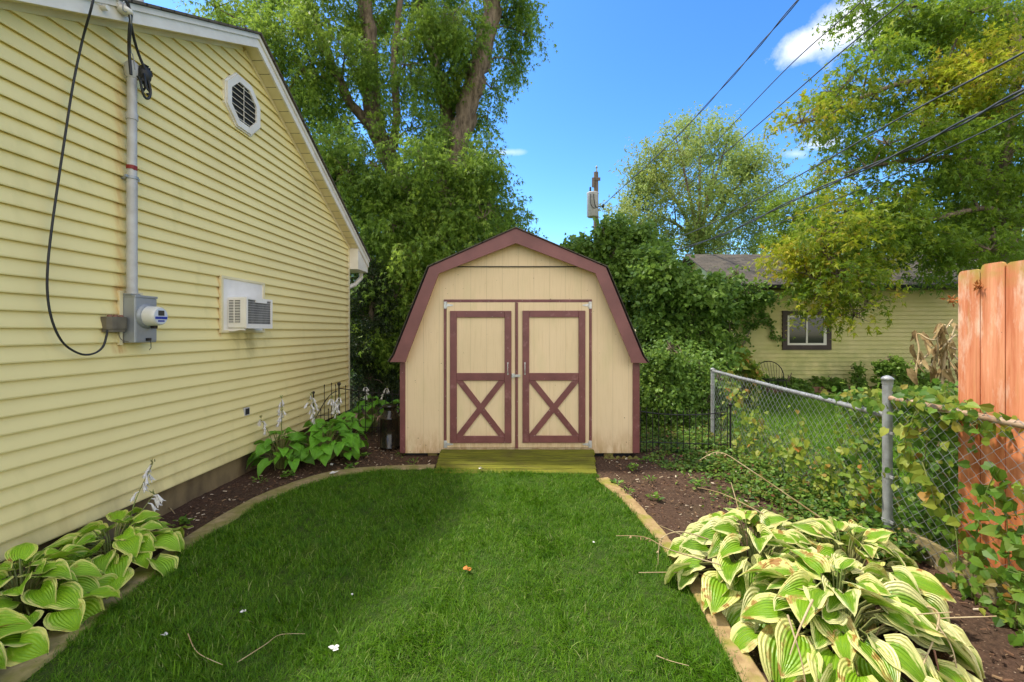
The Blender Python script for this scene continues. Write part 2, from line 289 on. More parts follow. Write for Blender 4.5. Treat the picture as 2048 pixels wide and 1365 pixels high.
    def hosta_mat(name, g1, g2, m1, m2, lo, hi, burn):
        t = NT(name); uv = t.n.new('ShaderNodeUVMap'); s_ = t.sepxyz(uv.outputs[0]); a, b = s_[0], s_[1]
        r = t.attr('rnd').outputs['Fac']
        bb = t.math('ABSOLUTE', t.math('SUBTRACT', t.math('MULTIPLY', b, 2), 1))
        cmb = t.n.new('ShaderNodeCombineXYZ'); t.l.new(t.math('MULTIPLY', a, 2.5), cmb.inputs[0]); t.l.new(t.math('MULTIPLY', b, 9), cmb.inputs[1]); t.l.new(t.math('MULTIPLY', r, 40), cmb.inputs[2])
        nz = t.noise(1.4, 4, vec=cmb.outputs[0])
        tip = t.math('MULTIPLY', t.math('POWER', a, 5.0), 0.9)
        e = t.math('ADD', t.math('MAXIMUM', bb, tip), t.math('MULTIPLY', t.math('SUBTRACT', nz, 0.5), 1.1))
        mk = t.rng(e, lo, hi)
        green = t.mix(t.rng(nz, 0.35, 0.65), g1, g2); green = t.mix(t.math('MULTIPLY', r, 0.5), green, tuple(min(1, x * 1.5) for x in g2))
        c = t.mix(mk, green, t.mix(r, m1, m2))
        wv = t.math('SINE', t.math('MULTIPLY', b, 75.0))
        c = t.mix(t.rng(wv, 0.4, 1.0, 0, 0.12), c, tuple(x * 0.5 for x in g1))
        bn = t.math('MULTIPLY', t.rng(t.noise(16, 4), 0.60 - burn, 0.66 - burn), t.math('MULTIPLY', t.rng(r, 0.45, 0.8), t.rng(e, 0.3, 0.75)))
        c = t.mix(t.math('MULTIPLY', bn, 0.9), c, (0.34, 0.13, 0.025))
        t.bump(wv, 0.5, 0.006)
        return t.fin(c, 0.38, 0, 0.42, 0.22, t.mix(0.4, c, (0.5, 0.7, 0.08)))
    MT['hosta_cream'] = hosta_mat('cream_edged_hosta_leaf', (0.085, 0.21, 0.008), (0.19, 0.34, 0.012), (0.80, 0.77, 0.36), (0.74, 0.72, 0.22), 0.44, 0.72, 0.075)
    MT['hosta_yellow'] = hosta_mat('yellow_edged_hosta_leaf', (0.17, 0.36, 0.014), (0.28, 0.50, 0.02), (0.86, 0.80, 0.28), (0.72, 0.74, 0.16), 0.64, 0.95, -0.01)
    MT['hosta_green'] = hosta_mat('green_hosta_leaf', (0.085, 0.25, 0.016), (0.16, 0.40, 0.03), (0.17, 0.42, 0.03), (0.19, 0.44, 0.03), 0.8, 1.0, -0.3)
build_materials()

# ------------------------------------------------------------------ mesh helpers
OFF = {}
def tag(o, label=None, cat=None, group=None, kind=None):
    if label: o['label'] = label
    if cat: o['category'] = cat
    if group: o['group'] = group
    if kind: o['kind'] = kind
    return o
def thing(name, loc, label, cat, group=None):
    o = bpy.data.objects.new(name, None); COL.objects.link(o); o.location = loc; o.empty_display_size = 0.1
    OFF[o] = Vector(loc); return tag(o, label, cat, group)
def link(name, me, mat, parent, off):
    o = bpy.data.objects.new(name, me); COL.objects.link(o)
    if mat is not None: me.materials.append(MT[mat] if isinstance(mat, str) else mat)
    if parent is not None: o.parent = parent
    else: o.location = off
    OFF[o] = off; return o

class MB:
    def __init__(s): s.v, s.f, s.sm = [], [], []
    def add(s, vs, fs, smooth=False):
        b = len(s.v); s.v += [tuple(x) for x in vs]; s.f += [tuple(i + b for i in f) for f in fs]; s.sm += [smooth] * len(fs); return s
    def box(s, x0, x1, y0, y1, z0, z1, ch=0.0):
        if ch <= 0:
            vs = [(x, y, z) for z in (z0, z1) for (x, y) in ((x0, y0), (x1, y0), (x1, y1), (x0, y1))]
            return s.add(vs, [(3, 2, 1, 0), (4, 5, 6, 7), (0, 1, 5, 4), (1, 2, 6, 5), (2, 3, 7, 6), (3, 0, 4, 7)])
        import bmesh
        bm = bmesh.new(); bmesh.ops.create_cube(bm, size=1)
        for v in bm.verts: v.co = Vector(((x0 + x1) / 2 + v.co.x * (x1 - x0), (y0 + y1) / 2 + v.co.y * (y1 - y0), (z0 + z1) / 2 + v.co.z * (z1 - z0)))
        bmesh.ops.bevel(bm, geom=list(bm.edges), offset=ch, segments=1, affect='EDGES', profile=0.5)
        bm.verts.index_update(); vs = [v.co.copy() for v in bm.verts]; fs = [[v.index for v in f.verts] for f in bm.faces]; bm.free()
        return s.add(vs, fs)
    def bar(s, a, b, w, d, up=(0, 0, 1)):            # rectangular bar from a to b, w across, d deep along up
        a, b, up = Vector(a), Vector(b), Vector(up); t = (b - a).normalized(); sd_ = t.cross(up).normalized(); up = sd_.cross(t).normalized()
        vs = [p + sd_ * i * w / 2 + up * j * d / 2 for p in (a, b) for (i, j) in ((-1, -1), (1, -1), (1, 1), (-1, 1))]
        return s.add(vs, [(3, 2, 1, 0), (4, 5, 6, 7), (0, 1, 5, 4), (1, 2, 6, 5), (2, 3, 7, 6), (3, 0, 4, 7)])
    def tube(s, pts, r, n=8, cap=True, smooth=True):
        pts = [Vector(p) for p in pts]; k = len(pts); rs = r if isinstance(r, (list, tuple)) else [r] * k
        vs, fs = [], []; ref = Vector((0.123, 0.456, 0.88)).normalized(); prev = None
        for i in range(k):
            t = (pts[min(i + 1, k - 1)] - pts[max(i - 1, 0)]); t = t.normalized() if t.length > 1e-9 else Vector((0, 0, 1))
            if prev is None:
                a = t.cross(ref if abs(t.dot(ref)) < 0.9 else Vector((1, 0, 0))).normalized()
            else: a = (prev - t * prev.dot(t)).normalized()
            prev = a; b = t.cross(a)
            for j in range(n):
                an = 2 * math.pi * j / n; vs.append(pts[i] + (a * math.cos(an) + b * math.sin(an)) * rs[i])
        for i in range(k - 1):
            for j in range(n): fs.append((i * n + j, i * n + (j + 1) % n, (i + 1) * n + (j + 1) % n, (i + 1) * n + j))
        s.add(vs, fs, smooth)
        if cap and n > 3: s.add([vs[j] for j in range(n)], [tuple(range(n - 1, -1, -1))]); s.add([vs[(k - 1) * n + j] for j in range(n)], [tuple(range(n))])
        return s
    def lathe(s, prof, c, axis='z', n=24):            # prof: (distance along axis, radius)
        c = Vector(c); ax = {'z': Vector((0, 0, 1)), 'x': Vector((1, 0, 0)), 'y': Vector((0, 1, 0))}[axis]
        a = {'z': Vector((1, 0, 0)), 'x': Vector((0, 1, 0)), 'y': Vector((0, 0, 1))}[axis]; b = ax.cross(a); vs, fs = [], []
        for (h, r) in prof:
            for j in range(n):
                an = 2 * math.pi * j / n; vs.append(c + ax * h + (a * math.cos(an) + b * math.sin(an)) * r)
        for i in range(len(prof) - 1):
            for j in range(n): fs.append((i * n + j, i * n + (j + 1) % n, (i + 1) * n + (j + 1) % n, (i + 1) * n + j))
        s.add(vs, fs, True)
        s.add([vs[j] for j in range(n)], [tuple(range(n - 1, -1, -1))]); s.add([vs[(len(prof) - 1) * n + j] for j in range(n)], [tuple(range(n))]); return s
    def prism(s, poly, axis, t0, t1):                 # poly in the two other axes (x,z) for axis y, (y,z) for x, (x,y) for z
        def mk(p, t): return {'y': (p[0], t, p[1]), 'x': (t, p[0], p[1]), 'z': (p[0], p[1], t)}[axis]
        n = len(poly); vs = [mk(p, t0) for p in poly] + [mk(p, t1) for p in poly]
        return s.add(vs, [tuple(range(n)), tuple(range(2 * n - 1, n - 1, -1))] + [(i, i + n, (i + 1) % n + n, (i + 1) % n) for i in range(n)])
    def build(s, name, mat, parent=None, fixn=True):
        v = np.array([tuple(x) for x in s.v], float)
        if parent is not None: off = OFF[parent]
        else: off = Vector(((v[:, 0].min() + v[:, 0].max()) / 2, (v[:, 1].min() + v[:, 1].max()) / 2, v[:, 2].min()))
        me = bpy.data.meshes.new(name); me.from_pydata((v - np.array(off)).tolist(), [], s.f)
        me.polygons.foreach_set('use_smooth', s.sm)
        if fixn:
            import bmesh
            bm = bmesh.new(); bm.from_mesh(me); bmesh.ops.recalc_face_normals(bm, faces=bm.faces); bm.to_mesh(me); bm.free()
        me.update(); return link(name, me, mat, parent, off)

def nrm(a): return a / np.maximum(np.linalg.norm(a, axis=-1, keepdims=True), 1e-9)
def cloud(name, mat, parent, T, FA, pos, fwd, nor, size, rnd=None, tint=None, uv=None, rng=None, smooth=False, width=None):
    N, K = len(pos), len(T[0]) if isinstance(T, list) else len(T)
    rng = rng or np.random.default_rng(1)
    if isinstance(T, list): TT = np.array(T)[rng.integers(0, len(T), N)]
    else: TT = np.broadcast_to(np.array(T), (N, K, 3))
    f = nrm(fwd); s = nrm(np.cross(f, nor)); n = np.cross(s, f)
    size = np.broadcast_to(np.asarray(size, float), (N,)); w = size if width is None else width * size
    V = pos[:, None, :] + size[:, None, None] * (TT[:, :, 0:1] * f[:, None, :] + TT[:, :, 2:3] * n[:, None, :]) + w[:, None, None] * TT[:, :, 1:2] * s[:, None, :]
    V = V.reshape(-1, 3)
    FA = np.array(FA); q = FA.shape[1]; idx = (FA[None] + (np.arange(N) * K)[:, None, None]).reshape(-1)
    if parent is not None: off = OFF[parent]
    else: off = Vector(((V[:, 0].min() + V[:, 0].max()) / 2, (V[:, 1].min() + V[:, 1].max()) / 2, float(V[:, 2].min())))
    V = V - np.array(off)
    me = bpy.data.meshes.new(name); nf = N * len(FA)
    me.vertices.add(len(V)); me.vertices.foreach_set('co', V.ravel().astype(np.float32))
    me.loops.add(nf * q); me.loops.foreach_set('vertex_index', idx.astype(np.int32))
    me.polygons.add(nf); me.polygons.foreach_set('loop_start', (np.arange(nf) * q).astype(np.int32)); me.polygons.foreach_set('loop_total', np.full(nf, q, np.int32))
    me.polygons.foreach_set('use_smooth', np.full(nf, smooth, bool))
    rnd = rng.random(N) if rnd is None else rnd; tint = np.zeros(N) if tint is None else tint
    for nm, ar in (('rnd', rnd), ('tint', tint)):
        at = me.attributes.new(nm, 'FLOAT', 'POINT'); at.data.foreach_set('value', np.repeat(ar, K).astype(np.float32))
    if uv is not None:
        ul = me.uv_layers.new(name='UVMap'); ul.data.foreach_set('uv', np.tile(np.array(uv)[FA.ravel()].ravel(), N).astype(np.float32))
    me.update(calc_edges=True); me.validate()
    return link(name, me, mat, parent, off)

# leaf templates: (along, across, up)
T_LOBED = np.array([(0, 0, 0), (0.28, -0.16, 0.02), (1.0, 0, -0.18), (0.28, 0.16, 0.02), (0.10, -0.2, 0.0), (0.62, -0.56, -0.10), (0.10, 0.2, 0.0), (0.62, 0.56, -0.10)])
F_LOBED = [(0, 1, 2, 3), (0, 4, 5, 1), (0, 3, 7, 6)]
T_LANCE = np.array([(0, 0, 0), (0.4, -0.2, 0.03), (1, 0, -0.2), (0.4, 0.2, 0.03)]); F_ONE = [(0, 1, 2, 3)]
T_HEART = np.array([(0, 0, 0), (-0.06, -0.26, 0.05), (0.28, -0.44, 0.07), (0.68, -0.26, 0.0), (1.0, 0, -0.14), (0.5, 0, -0.03), (0.68, 0.26, 0.0), (0.28, 0.44, 0.07), (-0.06, 0.26, 0.05)])
F_HEART = [(0, 1, 2, 5), (5, 2, 3, 4), (5, 4, 6, 7), (0, 5, 7, 8)]
def blade(bend, lean=0.0):
    out = []
    for t, w in ((0, 1), (0.35, 0.9), (0.7, 0.6), (1.0, 0.08)):
        out += [(t * (1 - 0.25 * bend * t), -w * 0.5, bend * t * t), (t * (1 - 0.25 * bend * t), w * 0.5, bend * t * t)]
    return np.array(out)
F_BLADE = [(0, 1, 3, 2), (2, 3, 5, 4), (4, 5, 7, 6)]
T_BLADES = [blade(b) for b in (0.1, 0.35, 0.6, 0.9)]

def struct(o): return tag(o, kind='structure')

def in_poly(p, poly):
    x, y = p[:, 0], p[:, 1]; c = np.zeros(len(p), bool); n = len(poly)
    for i in range(n):
        (x1, y1), (x2, y2) = poly[i][:2], poly[(i + 1) % n][:2]
        t = ((y1 > y) != (y2 > y)) & (x < (x2 - x1) * (y - y1) / (y2 - y1 + 1e-12) + x1); c ^= t
    return c
def catmull(pts, n=8):
    pts = [Vector(p) for p in pts]; out = []; k = len(pts)
    for i in range(k - 1):
        p0, p1, p2, p3 = pts[max(i - 1, 0)], pts[i], pts[i + 1], pts[min(i + 2, k - 1)]
        for j in range(n):
            t = j / n; out.append(0.5 * ((2 * p1) + (p2 - p0) * t + (2 * p0 - 5 * p1 + 4 * p2 - p3) * t * t + (3 * p1 - p0 - 3 * p2 + p3) * t ** 3))
    out.append(pts[-1]); return out

# ------------------------------------------------------------------ ground, beds, lawn
def ground():
    m = MB(); m.add([(-300, -100, -0.06), (300, -100, -0.06), (300, 600, -0.06), (-300, 600, -0.06)], [(0, 1, 2, 3)]); struct(m.build('ground', 'farground', None, False))
    def sheet(name, x0, x1, y0, y1, st, amp, z, mat):
        nx, ny = int((x1 - x0) / st) + 1, int((y1 - y0) / st) + 1; m = MB(); vs = []
        for j in range(ny):
            for i in range(nx):
                x, y = x0 + i * st, y0 + j * st
                e = min(1, (min(i, nx - 1 - i, j, ny - 1 - j)) / 4)
                h = mnoise.fractal(Vector((x * 2.2, y * 2.2, 0)), 0.9, 2.1, 5) * amp + mnoise.noise(Vector((x * 17, y * 17, 3))) * amp * 0.35
                vs.append((x, y, z + h * e - 0.06 * (1 - e)))
        fs = [(j * nx + i, j * nx + i + 1, (j + 1) * nx + i + 1, (j + 1) * nx + i) for j in range(ny - 1) for i in range(nx - 1)]
        m.add(vs, fs, True); return struct(m.build(name, mat, None, False))
    sheet('garden_soil', -3.6, 3.4, 0.2, 9.6, 0.035, 0.016, -0.012, 'soil')
LO = [(-2.35, 0.2), (-2.42, 1.2), (-2.50, 2.05), (-2.60, 2.7), (-2.64, 3.2), (-2.65, 3.7), (-2.61, 4.16), (-2.47, 4.55), (-2.27, 4.86), (-2.03, 5.00), (-1.6, 5.10), (-1.12, 5.14)]
LI = [(-2.12, 0.2), (-2.20, 1.2), (-2.30, 2.05), (-2.42, 2.7), (-2.47, 3.2), (-2.47, 3.7), (-2.42, 4.06), (-2.30, 4.38), (-2.13, 4.66), (-1.93, 4.82), (-1.55, 4.94), (-1.10, 4.98)]
RI = [(0.70, 4.60), (0.82, 4.20), (0.90, 3.75), (0.95, 3.30), (0.98, 2.8), (0.965, 2.3), (0.95, 1.8), (0.90, 0.2)]
RO = [(0.84, 4.66), (0.95, 4.22), (1.02, 3.75), (1.065, 3.30), (1.09, 2.8), (1.075, 2.3), (1.06, 1.8), (1.01, 0.2)]
def strip_mesh(A, B, z1, z0=-0.05, ch=0.012, joints=None):
    A = [Vector((x, y, 0)) for x, y in A]; B = [Vector((x, y, 0)) for x, y in B]; A = catmull(A, 6); B = catmull(B, 6); m = MB(); vs = []
    for k, (a, b) in enumerate(zip(A, B)):
        d = (b - a).normalized() * ch; wob = 0.005 * mnoise.noise(Vector((k * 0.7, 0, 0)))
        jz = -0.014 if joints and k % joints == 0 and 0 < k < len(A) - 1 else 0
        vs += [(a.x, a.y, z0), (a.x, a.y, z1 - ch + wob + jz), (a.x + d.x, a.y + d.y, z1 + wob + jz), (b.x - d.x, b.y - d.y, z1 + wob + jz), (b.x, b.y, z1 - ch + wob + jz), (b.x, b.y, z0)]
    n = len(A); fs = []
    for k in range(n - 1):
        for j in range(5): fs.append((k * 6 + j, k * 6 + j + 1, (k + 1) * 6 + j + 1, (k + 1) * 6 + j))
    fs += [tuple(range(6)), tuple(range((n - 1) * 6 + 5, (n - 1) * 6 - 1, -1))]; m.add(vs, fs); return m
def lawn():
    o = strip_mesh(LO, LI, 0.035).build('curved_edging', 'edging'); tag(o, 'curved mossy concrete edging between the lawn and the house-side bed', 'edging')
    o = strip_mesh(RO, RI, 0.045, joints=6).build('straight_edging', 'edging2'); tag(o, 'tan concrete edging strip between the lawn and the large cream hosta bed', 'edging')
    poly = LI + [(-1.15, 4.98), (-1.05, 4.9), (0.72, 4.72)] + RI
    m = MB(); pl = [tuple(v[:2]) for v in catmull([(x, y, 0) for x, y in LI], 4)] + [(-1.05, 4.93), (0.70, 4.76)] + [tuple(v[:2]) for v in catmull([(x, y, 0) for x, y in RI], 4)]
    m.add([(x, y, 0.022) for x, y in pl], [tuple(range(len(pl)))]); struct(m.build('lawn_turf', 'turf', None, False))
    rng = np.random.default_rng(5)
    N = 430000; y = 0.9 + (5.05 - 0.9) * rng.random(N) ** 0.95; x = rng.uniform(-2.55, 1.12, N); p = np.stack([x, y], 1)
    infl = [tuple(q) for q in pl]
    ok = in_poly(p, infl); p = p[ok]; N = len(p)
    # a few straggling blades over the edges
    e = []
    for A in (catmull([(x, y, 0) for x, y in LI], 10), catmull([(x, y, 0) for x, y in RI], 10)):
        A = np.array([tuple(a) for a in A]); k = rng.integers(0, len(A), 7000); e.append(A[k][:, :2] + rng.normal(0, 0.018, (7000, 2)))
    fr = np.stack([rng.uniform(-1.1, 0.75, 5000), np.zeros(5000)], 1); fr[:, 1] = 4.93 - (fr[:, 0] + 1.1) * 0.105 + rng.normal(0, 0.03, 5000); e.append(fr)
    p = np.vstack([p] + e); N = len(p)
    # patchy height and lean
    hn = np.array([mnoise.noise(Vector((a * 3, b * 3, 0))) for a, b in p[::1]]) if N < 1 else None
    gx = np.sin(p[:, 0] * 5.1 + np.sin(p[:, 1] * 3.3) * 2) * np.cos(p[:, 1] * 4.7 + np.sin(p[:, 0] * 4.1) * 1.7)
    gy = np.sin(p[:, 1] * 6.3 + np.cos(p[:, 0] * 7.3) * 1.5)
    g3 = np.sin(p[:, 0] * 23 + 3 * np.sin(p[:, 1] * 13)) * np.cos(p[:, 1] * 27 + 2.5 * np.sin(p[:, 0] * 17))
    h = (0.035 + 0.007 * gx + 0.004 * gy + .008 * g3) * rng.uniform(0.5, 1.4, N)
    tall = rng.random(N) < 0.03; h[tall] *= 1.6
    az = rng.uniform(0, 2 * np.pi, N) * 0.6 + gx * 1.5 + g3 * 2.2; ln = np.abs(rng.normal(0.55, 0.45, N))
    fwd = np.stack([np.cos(az) * ln, np.sin(az) * ln, np.ones(N)], 1)
    nor = np.stack([np.cos(az), np.sin(az), rng.normal(0, 0.2, N)], 1)
    pos = np.column_stack([p, np.full(N, 0.018)])
    o = cloud('lawn_grass', 'grass', None, T_BLADES, F_BLADE, pos, fwd, nor, h, width=0.0023 / 0.036 * np.ones(N) * rng.uniform(0.8, 1.3, N), rnd=np.clip(rng.normal(0.48, 0.26, N), 0, 1), rng=rng)
    tag(o, 'short lush green lawn grass in front of the shed ramp', 'grass', kind='stuff')
    # neighbour's lawn
    m = MB(); m.add([(2.95, 0.5, -0.03), (30, 0.5, -0.03), (30, 11.9, -0.03), (2.95, 11.9, -0.03)], [(0, 1, 2, 3)]); struct(m.build('neighbour_lawn_turf', 'turf', None, False))
    N = 120000; y = 3.4 + (11.3 - 3.4) * rng.random(N) ** 1.2; x = 2.9 + rng.random(N) * (y * 1.18 - 2.6)
    az = rng.uniform(0, 2 * np.pi, N); ln = np.abs(rng.normal(0.3, 0.25, N)); fwd = np.stack([np.cos(az) * ln, np.sin(az) * ln, np.ones(N)], 1); nor = np.stack([np.cos(az), np.sin(az), np.zeros(N)], 1)
    o = cloud('neighbour_lawn_grass', 'grass', None, T_BLADES, F_BLADE, np.column_stack([x, y, np.full(N, -0.03)]), fwd, nor, rng.uniform(0.05, 0.10, N), width=np.full(N, 0.11), rnd=np.clip(rng.normal(0.75, 0.15, N), 0, 0.93), rng=rng)
    tag(o, 'bright green grass of the neighbouring yard beyond the chain-link fence', 'grass', kind='stuff')
ground(); lawn()

def bed_litter():
    rng = np.random.default_rng(8); N = 16000; P2 = []
    while len(P2) < N:
        x, y = rng.uniform(-3.15, 2.8), rng.uniform(1.2, 7.5); P2.append((x, y))
    p = np.array(P2); pl = LO + [(-1.1, 5.2), (0.84, 4.8)] + RO; ok = ~in_poly(p, pl) & ~((p[:, 0] > -1.7) & (p[:, 0] < 1.42) & (p[:, 1] > 5.5)) & ~((p[:, 0] > -1.2) & (p[:, 0] < 0.9) & (p[:, 1] > 4.6))
    p = p[ok]; N = len(p); az = rng.uniform(0, 6.28, N)
    fwd = np.stack([np.cos(az), np.sin(az), rng.normal(0.05, 0.25, N)], 1); nor = np.stack([rng.normal(0, .35, N), rng.normal(0, .35, N), np.ones(N)], 1)
    t = NT('mulch_chip'); r = t.attr('rnd').outputs['Fac']; mt = t.fin(t.ramp(r, [(0, (0.045, 0.028, 0.018)), (0.6, (0.15, 0.08, 0.045)), (0.85, (0.26, 0.17, 0.09)), (1, (0.62, 0.52, 0.38))]), 0.9, 0, 0.2)
    TC = np.array([(0, -.18, 0), (1, -.14, 0), (1, .16, 0), (0, .2, 0), (0.05, -.12, .16), (.95, -.1, .16), (.95, .1, .16), (0.05, .13, .16)])
    FC = [(4, 5, 6, 7), (0, 1, 5, 4), (1, 2, 6, 5), (2, 3, 7, 6), (3, 0, 4, 7)]
    o = cloud('mulch_chips', mt, None, TC, FC, np.column_stack([p, np.full(N, 0.002)]), fwd, nor, 0.008 + 0.034 * rng.random(N) ** 2.2, rng=rng); tag(o, 'loose brown mulch chips and bits scattered over the soil beds', 'mulch', kind='stuff')
bed_litter()

# ------------------------------------------------------------------ yellow house on the left
XW = -3.20; YA, ZA, SL = 4.82, 4.76, 0.588; Y0H, Y1H = 1.95, 7.67
SLL = 0.528
def roofz(y): return ZA - (SL if y > YA else SLL) * abs(y - YA)
def house():
    h = thing('yellow_house', (-6.2, 4.8, 0), 'pale yellow vinyl-sided house gable wall with white rake trim', 'house')
    m = MB(); e = 0.1079; z = 0.224; k = 0
    while z < ZA:
        zt = min(z + e, ZA)
        def lim(zz):
            return max(Y0H, YA - (ZA - zz) / SLL), min(Y1H - 0.05, YA + (ZA - zz) / SL)
        # split at the slope kink so the trapezoids stay exact
        lv = [z, zt]
        prof = [(0.000, 0.006), (0.003, 0.010), (0.0275, 0.0), (0.0295, 0.009), (0.025, 0.03), (0.002, e + 0.008)]
        rows = []
        for (dx, dz) in prof:
            zz = min(z + dz, ZA - .001); a, b = lim(zz); rows.append((dx, a, b, zz))
        vs = []
        for dx, a, b, zz in rows: vs += [(XW + dx, a, zz), (XW + dx, b, zz)]
        m.add(vs, [(2 * i, 2 * i + 1, 2 * i + 3, 2 * i + 2) for i in range(len(rows) - 1)])
        z += e; k += 1
    # solid body of the wall behind the siding
    m.prism([(Y0H, 0.24), (Y1H - 0.01, 0.24), (Y1H - 0.01, roofz(Y1H) - .02), (YA, ZA - .01), (Y0H, roofz(Y0H) - .02)], 'x', XW - 0.12, XW - 0.002)
    m.build('siding_wall', 'siding', h, True)
    m = MB(); m.box(XW - 6, XW - 0.125, Y1H - 0.12, Y1H - 0.01, 0.24, 3.0); m.build('wall', 'siding', h); m = MB(); m.box(XW - 6, XW - 0.125, Y0H, Y0H + .12, 0.24, 3.0); m.build('wall', 'siding', h)
    MB().box(XW - 6, XW - 0.035, Y0H + 0.02, Y1H - 0.03, -0.2, 0.235).build('foundation', 'foundation', h)
    MB().box(XW - 0.03, XW + 0.022, Y1H - 0.055, Y1H + 0.012, 0.22, 3.05, 0.004).build('corner_trim', 'soffit', h)
    # soffit with panel seams
    OH = 0.165; m = MB()
    for s in (-1, 1):
        yE = Y1H + 0.46 if s > 0 else Y0H - 0.46; L = abs(yE - YA); n = int(L / 0.13)
        for i in range(n):
            y0 = YA + s * L * i / n + s * 0.0; y1 = YA + s * (L * (i + 1) / n - 0.005)
            z0, z1 = roofz(y0), roofz(y1)
            m.add([(XW - 0.02, y0, z0), (XW + OH, y0, z0), (XW + OH, y1, z1), (XW - 0.02, y1, z1)], [(0, 1, 2, 3)])
            y2 = y1 + s * 0.005; m.add([(XW - 0.02, y1, z1), (XW + OH, y1, z1), (XW + OH, y1, z1 + .006), (XW - 0.02, y1, z1 + .006)], [(0, 1, 2, 3)])
    m.build('soffit', 'soffit', h, False)
    m = MB()
    for s in (-1, 1):                                  # frieze strip where soffit meets wall
        yE = Y1H if s > 0 else Y0H
        m.bar((XW + 0.024, YA + s * 0.02, ZA - 0.026), (XW + 0.024, yE, roofz(yE) - 0.026), 0.018, 0.045, up=(0, 0, 1))
    m.build('frieze_strip', 'soffit', h)
    m = MB()
    for s in (-1, 1):
        yE = Y1H + 0.47 if s > 0 else Y0H - 0.47
        a = 0.018
        for (x0, x1, d0, d1) in ((XW + OH, XW + OH + 0.02, -0.012, 0.083), (XW + OH + 0.002, XW + OH + 0.036, 0.0835, 0.132)):
            za, zb = ZA, roofz(yE)
            m.add([(x, y, zz + d) for x in (x0, x1) for (y, zz) in ((YA, za), (yE, zb)) for d in (d0, d1)], [(0, 1, 3, 2), (4, 6, 7, 5), (0, 2, 6, 4), (1, 5, 7, 3), (0, 4, 5, 1), (2, 3, 7, 6)])
    m.build('rake_board', 'white', h)
    m = MB()
    for s in (-1, 1):
        yE = Y1H + 0.50 if s > 0 else Y0H - 0.5; x1, x0 = XW + OH + 0.06, XW - 6
        za, zb = ZA + .135, roofz(yE) + .135
        m.add([(x, y, zz + d) for x in (x0, x1) for (y, zz) in ((YA, za), (yE, zb)) for d in (0, 0.022)], [(0, 1, 3, 2), (4, 6, 7, 5), (0, 2, 6, 4), (1, 5, 7, 3), (0, 4, 5, 1), (2, 3, 7, 6)])
    m.build('roof', 'shingle', h)
    # boxed eave return at far corner
    yE = Y1H + 0.47; m = MB()
    m.prism([(Y1H + 0.013, 2.70), (yE, 2.70), (yE, roofz(yE) - 0.013), (Y1H + 0.013, roofz(Y1H) - 0.02)], 'x', XW - 0.30, XW + OH - 0.001)
    m.build('eave_return', 'white', h)
    m = MB(); m.box(XW - 6, XW - .3, Y1H + .013, yE, 2.70, 2.72); m.box(XW - 6, XW + 0.12, yE + 0.002, yE + 0.11, 2.70, 2.80, 0.01); m.build('gutter', 'white', h)
    m = MB(); m.tube([(XW + 0.02, yE + 0.05, 2.72), (XW + 0.02, yE + 0.04, 2.60), (XW - 0.03, yE - 0.12, 2.46), (XW - 0.06, Y1H + 0.10, 2.38), (XW - 0.06, Y1H + 0.07, 2.2), (XW - 0.06, Y1H + 0.07, 0.2)], 0.04, 8); m.build('downspout', 'white', h)
    m = MB(); q = P(293, 14, 4.0); m.lathe([(-.35, 0.05), (0.16, 0.05), (0.17, 0.045)], (XW - 0.55, 4.15, roofz(4.15) + 0.38), 'z', 16); m.build('vent_pipe', 'mast', h)
    # octagonal gable vent
    cy, cz, R = P(480, 210, 1).x, 0, 0
    cyv = 870 * 3.2 / 580.5; czv = H + (V0 - 211) * cyv / F
    gv = MB(); oc = [(math.cos(math.radians(22.5 + 45 * i)), math.sin(math.radians(22.5 + 45 * i))) for i in range(8)]
    def ring(R1, R2, x0, x1, m):
        n = 8; vs = []
        for (R, x) in ((R1, x0), (R1, x1), (R2, x1), (R2, x0)): vs += [(x, cyv + R * c, czv + R * s) for c, s in oc]
        fs = [(a * n + i, a * n + (i + 1) % n, ((a + 1) % 4) * n + (i + 1) % n, ((a + 1) % 4) * n + i) for a in range(4) for i in range(n)]; m.add(vs, fs)
    ring(0.315, 0.235, XW + 0.005, XW + 0.042, gv); ring(0.297, 0.225, XW + 0.0425, XW + 0.058, gv)
    fr = gv.build('gable_vent', 'white', h)
    m = MB(); m.prism([(cyv + 0.232 * c, czv + 0.232 * s) for c, s in oc], 'x', XW + 0.0305, XW + 0.0315); m.build('recess', 'darkgap', fr)
    m = MB()
    for i in range(7):
        zz = czv - 0.18 + i * 0.06; hw = 0.222 if abs(zz - czv) < 0.09 else 0.222 - (abs(zz - czv) - 0.09) * 1.0
        m.bar((XW + 0.041, cyv - hw, zz), (XW + 0.041, cyv + hw, zz), 0.022, 0.007, up=(0.8, 0, 1))
    m.bar((XW + .046, cyv, czv - .2), (XW + .046, cyv, czv + .2), .006, .004, up=(0, 1, 0))
    m.build('louvre', 'white', fr)
    # little vent low on the wall
    yv, zv = F * 3.2 / 571, 0.705; m = MB(); m.box(XW + 0.005, XW + 0.032, yv - 0.045, yv + 0.045, zv - 0.045, zv + 0.045, 0.004); f2 = m.build('wall_vent', 'mast', h)
    m = MB(); m.box(XW + 0.0325, XW + 0.034, yv - 0.033, yv + 0.033, zv - 0.033, zv + 0.033); m.build('grille', 'darkgap', f2)
house()

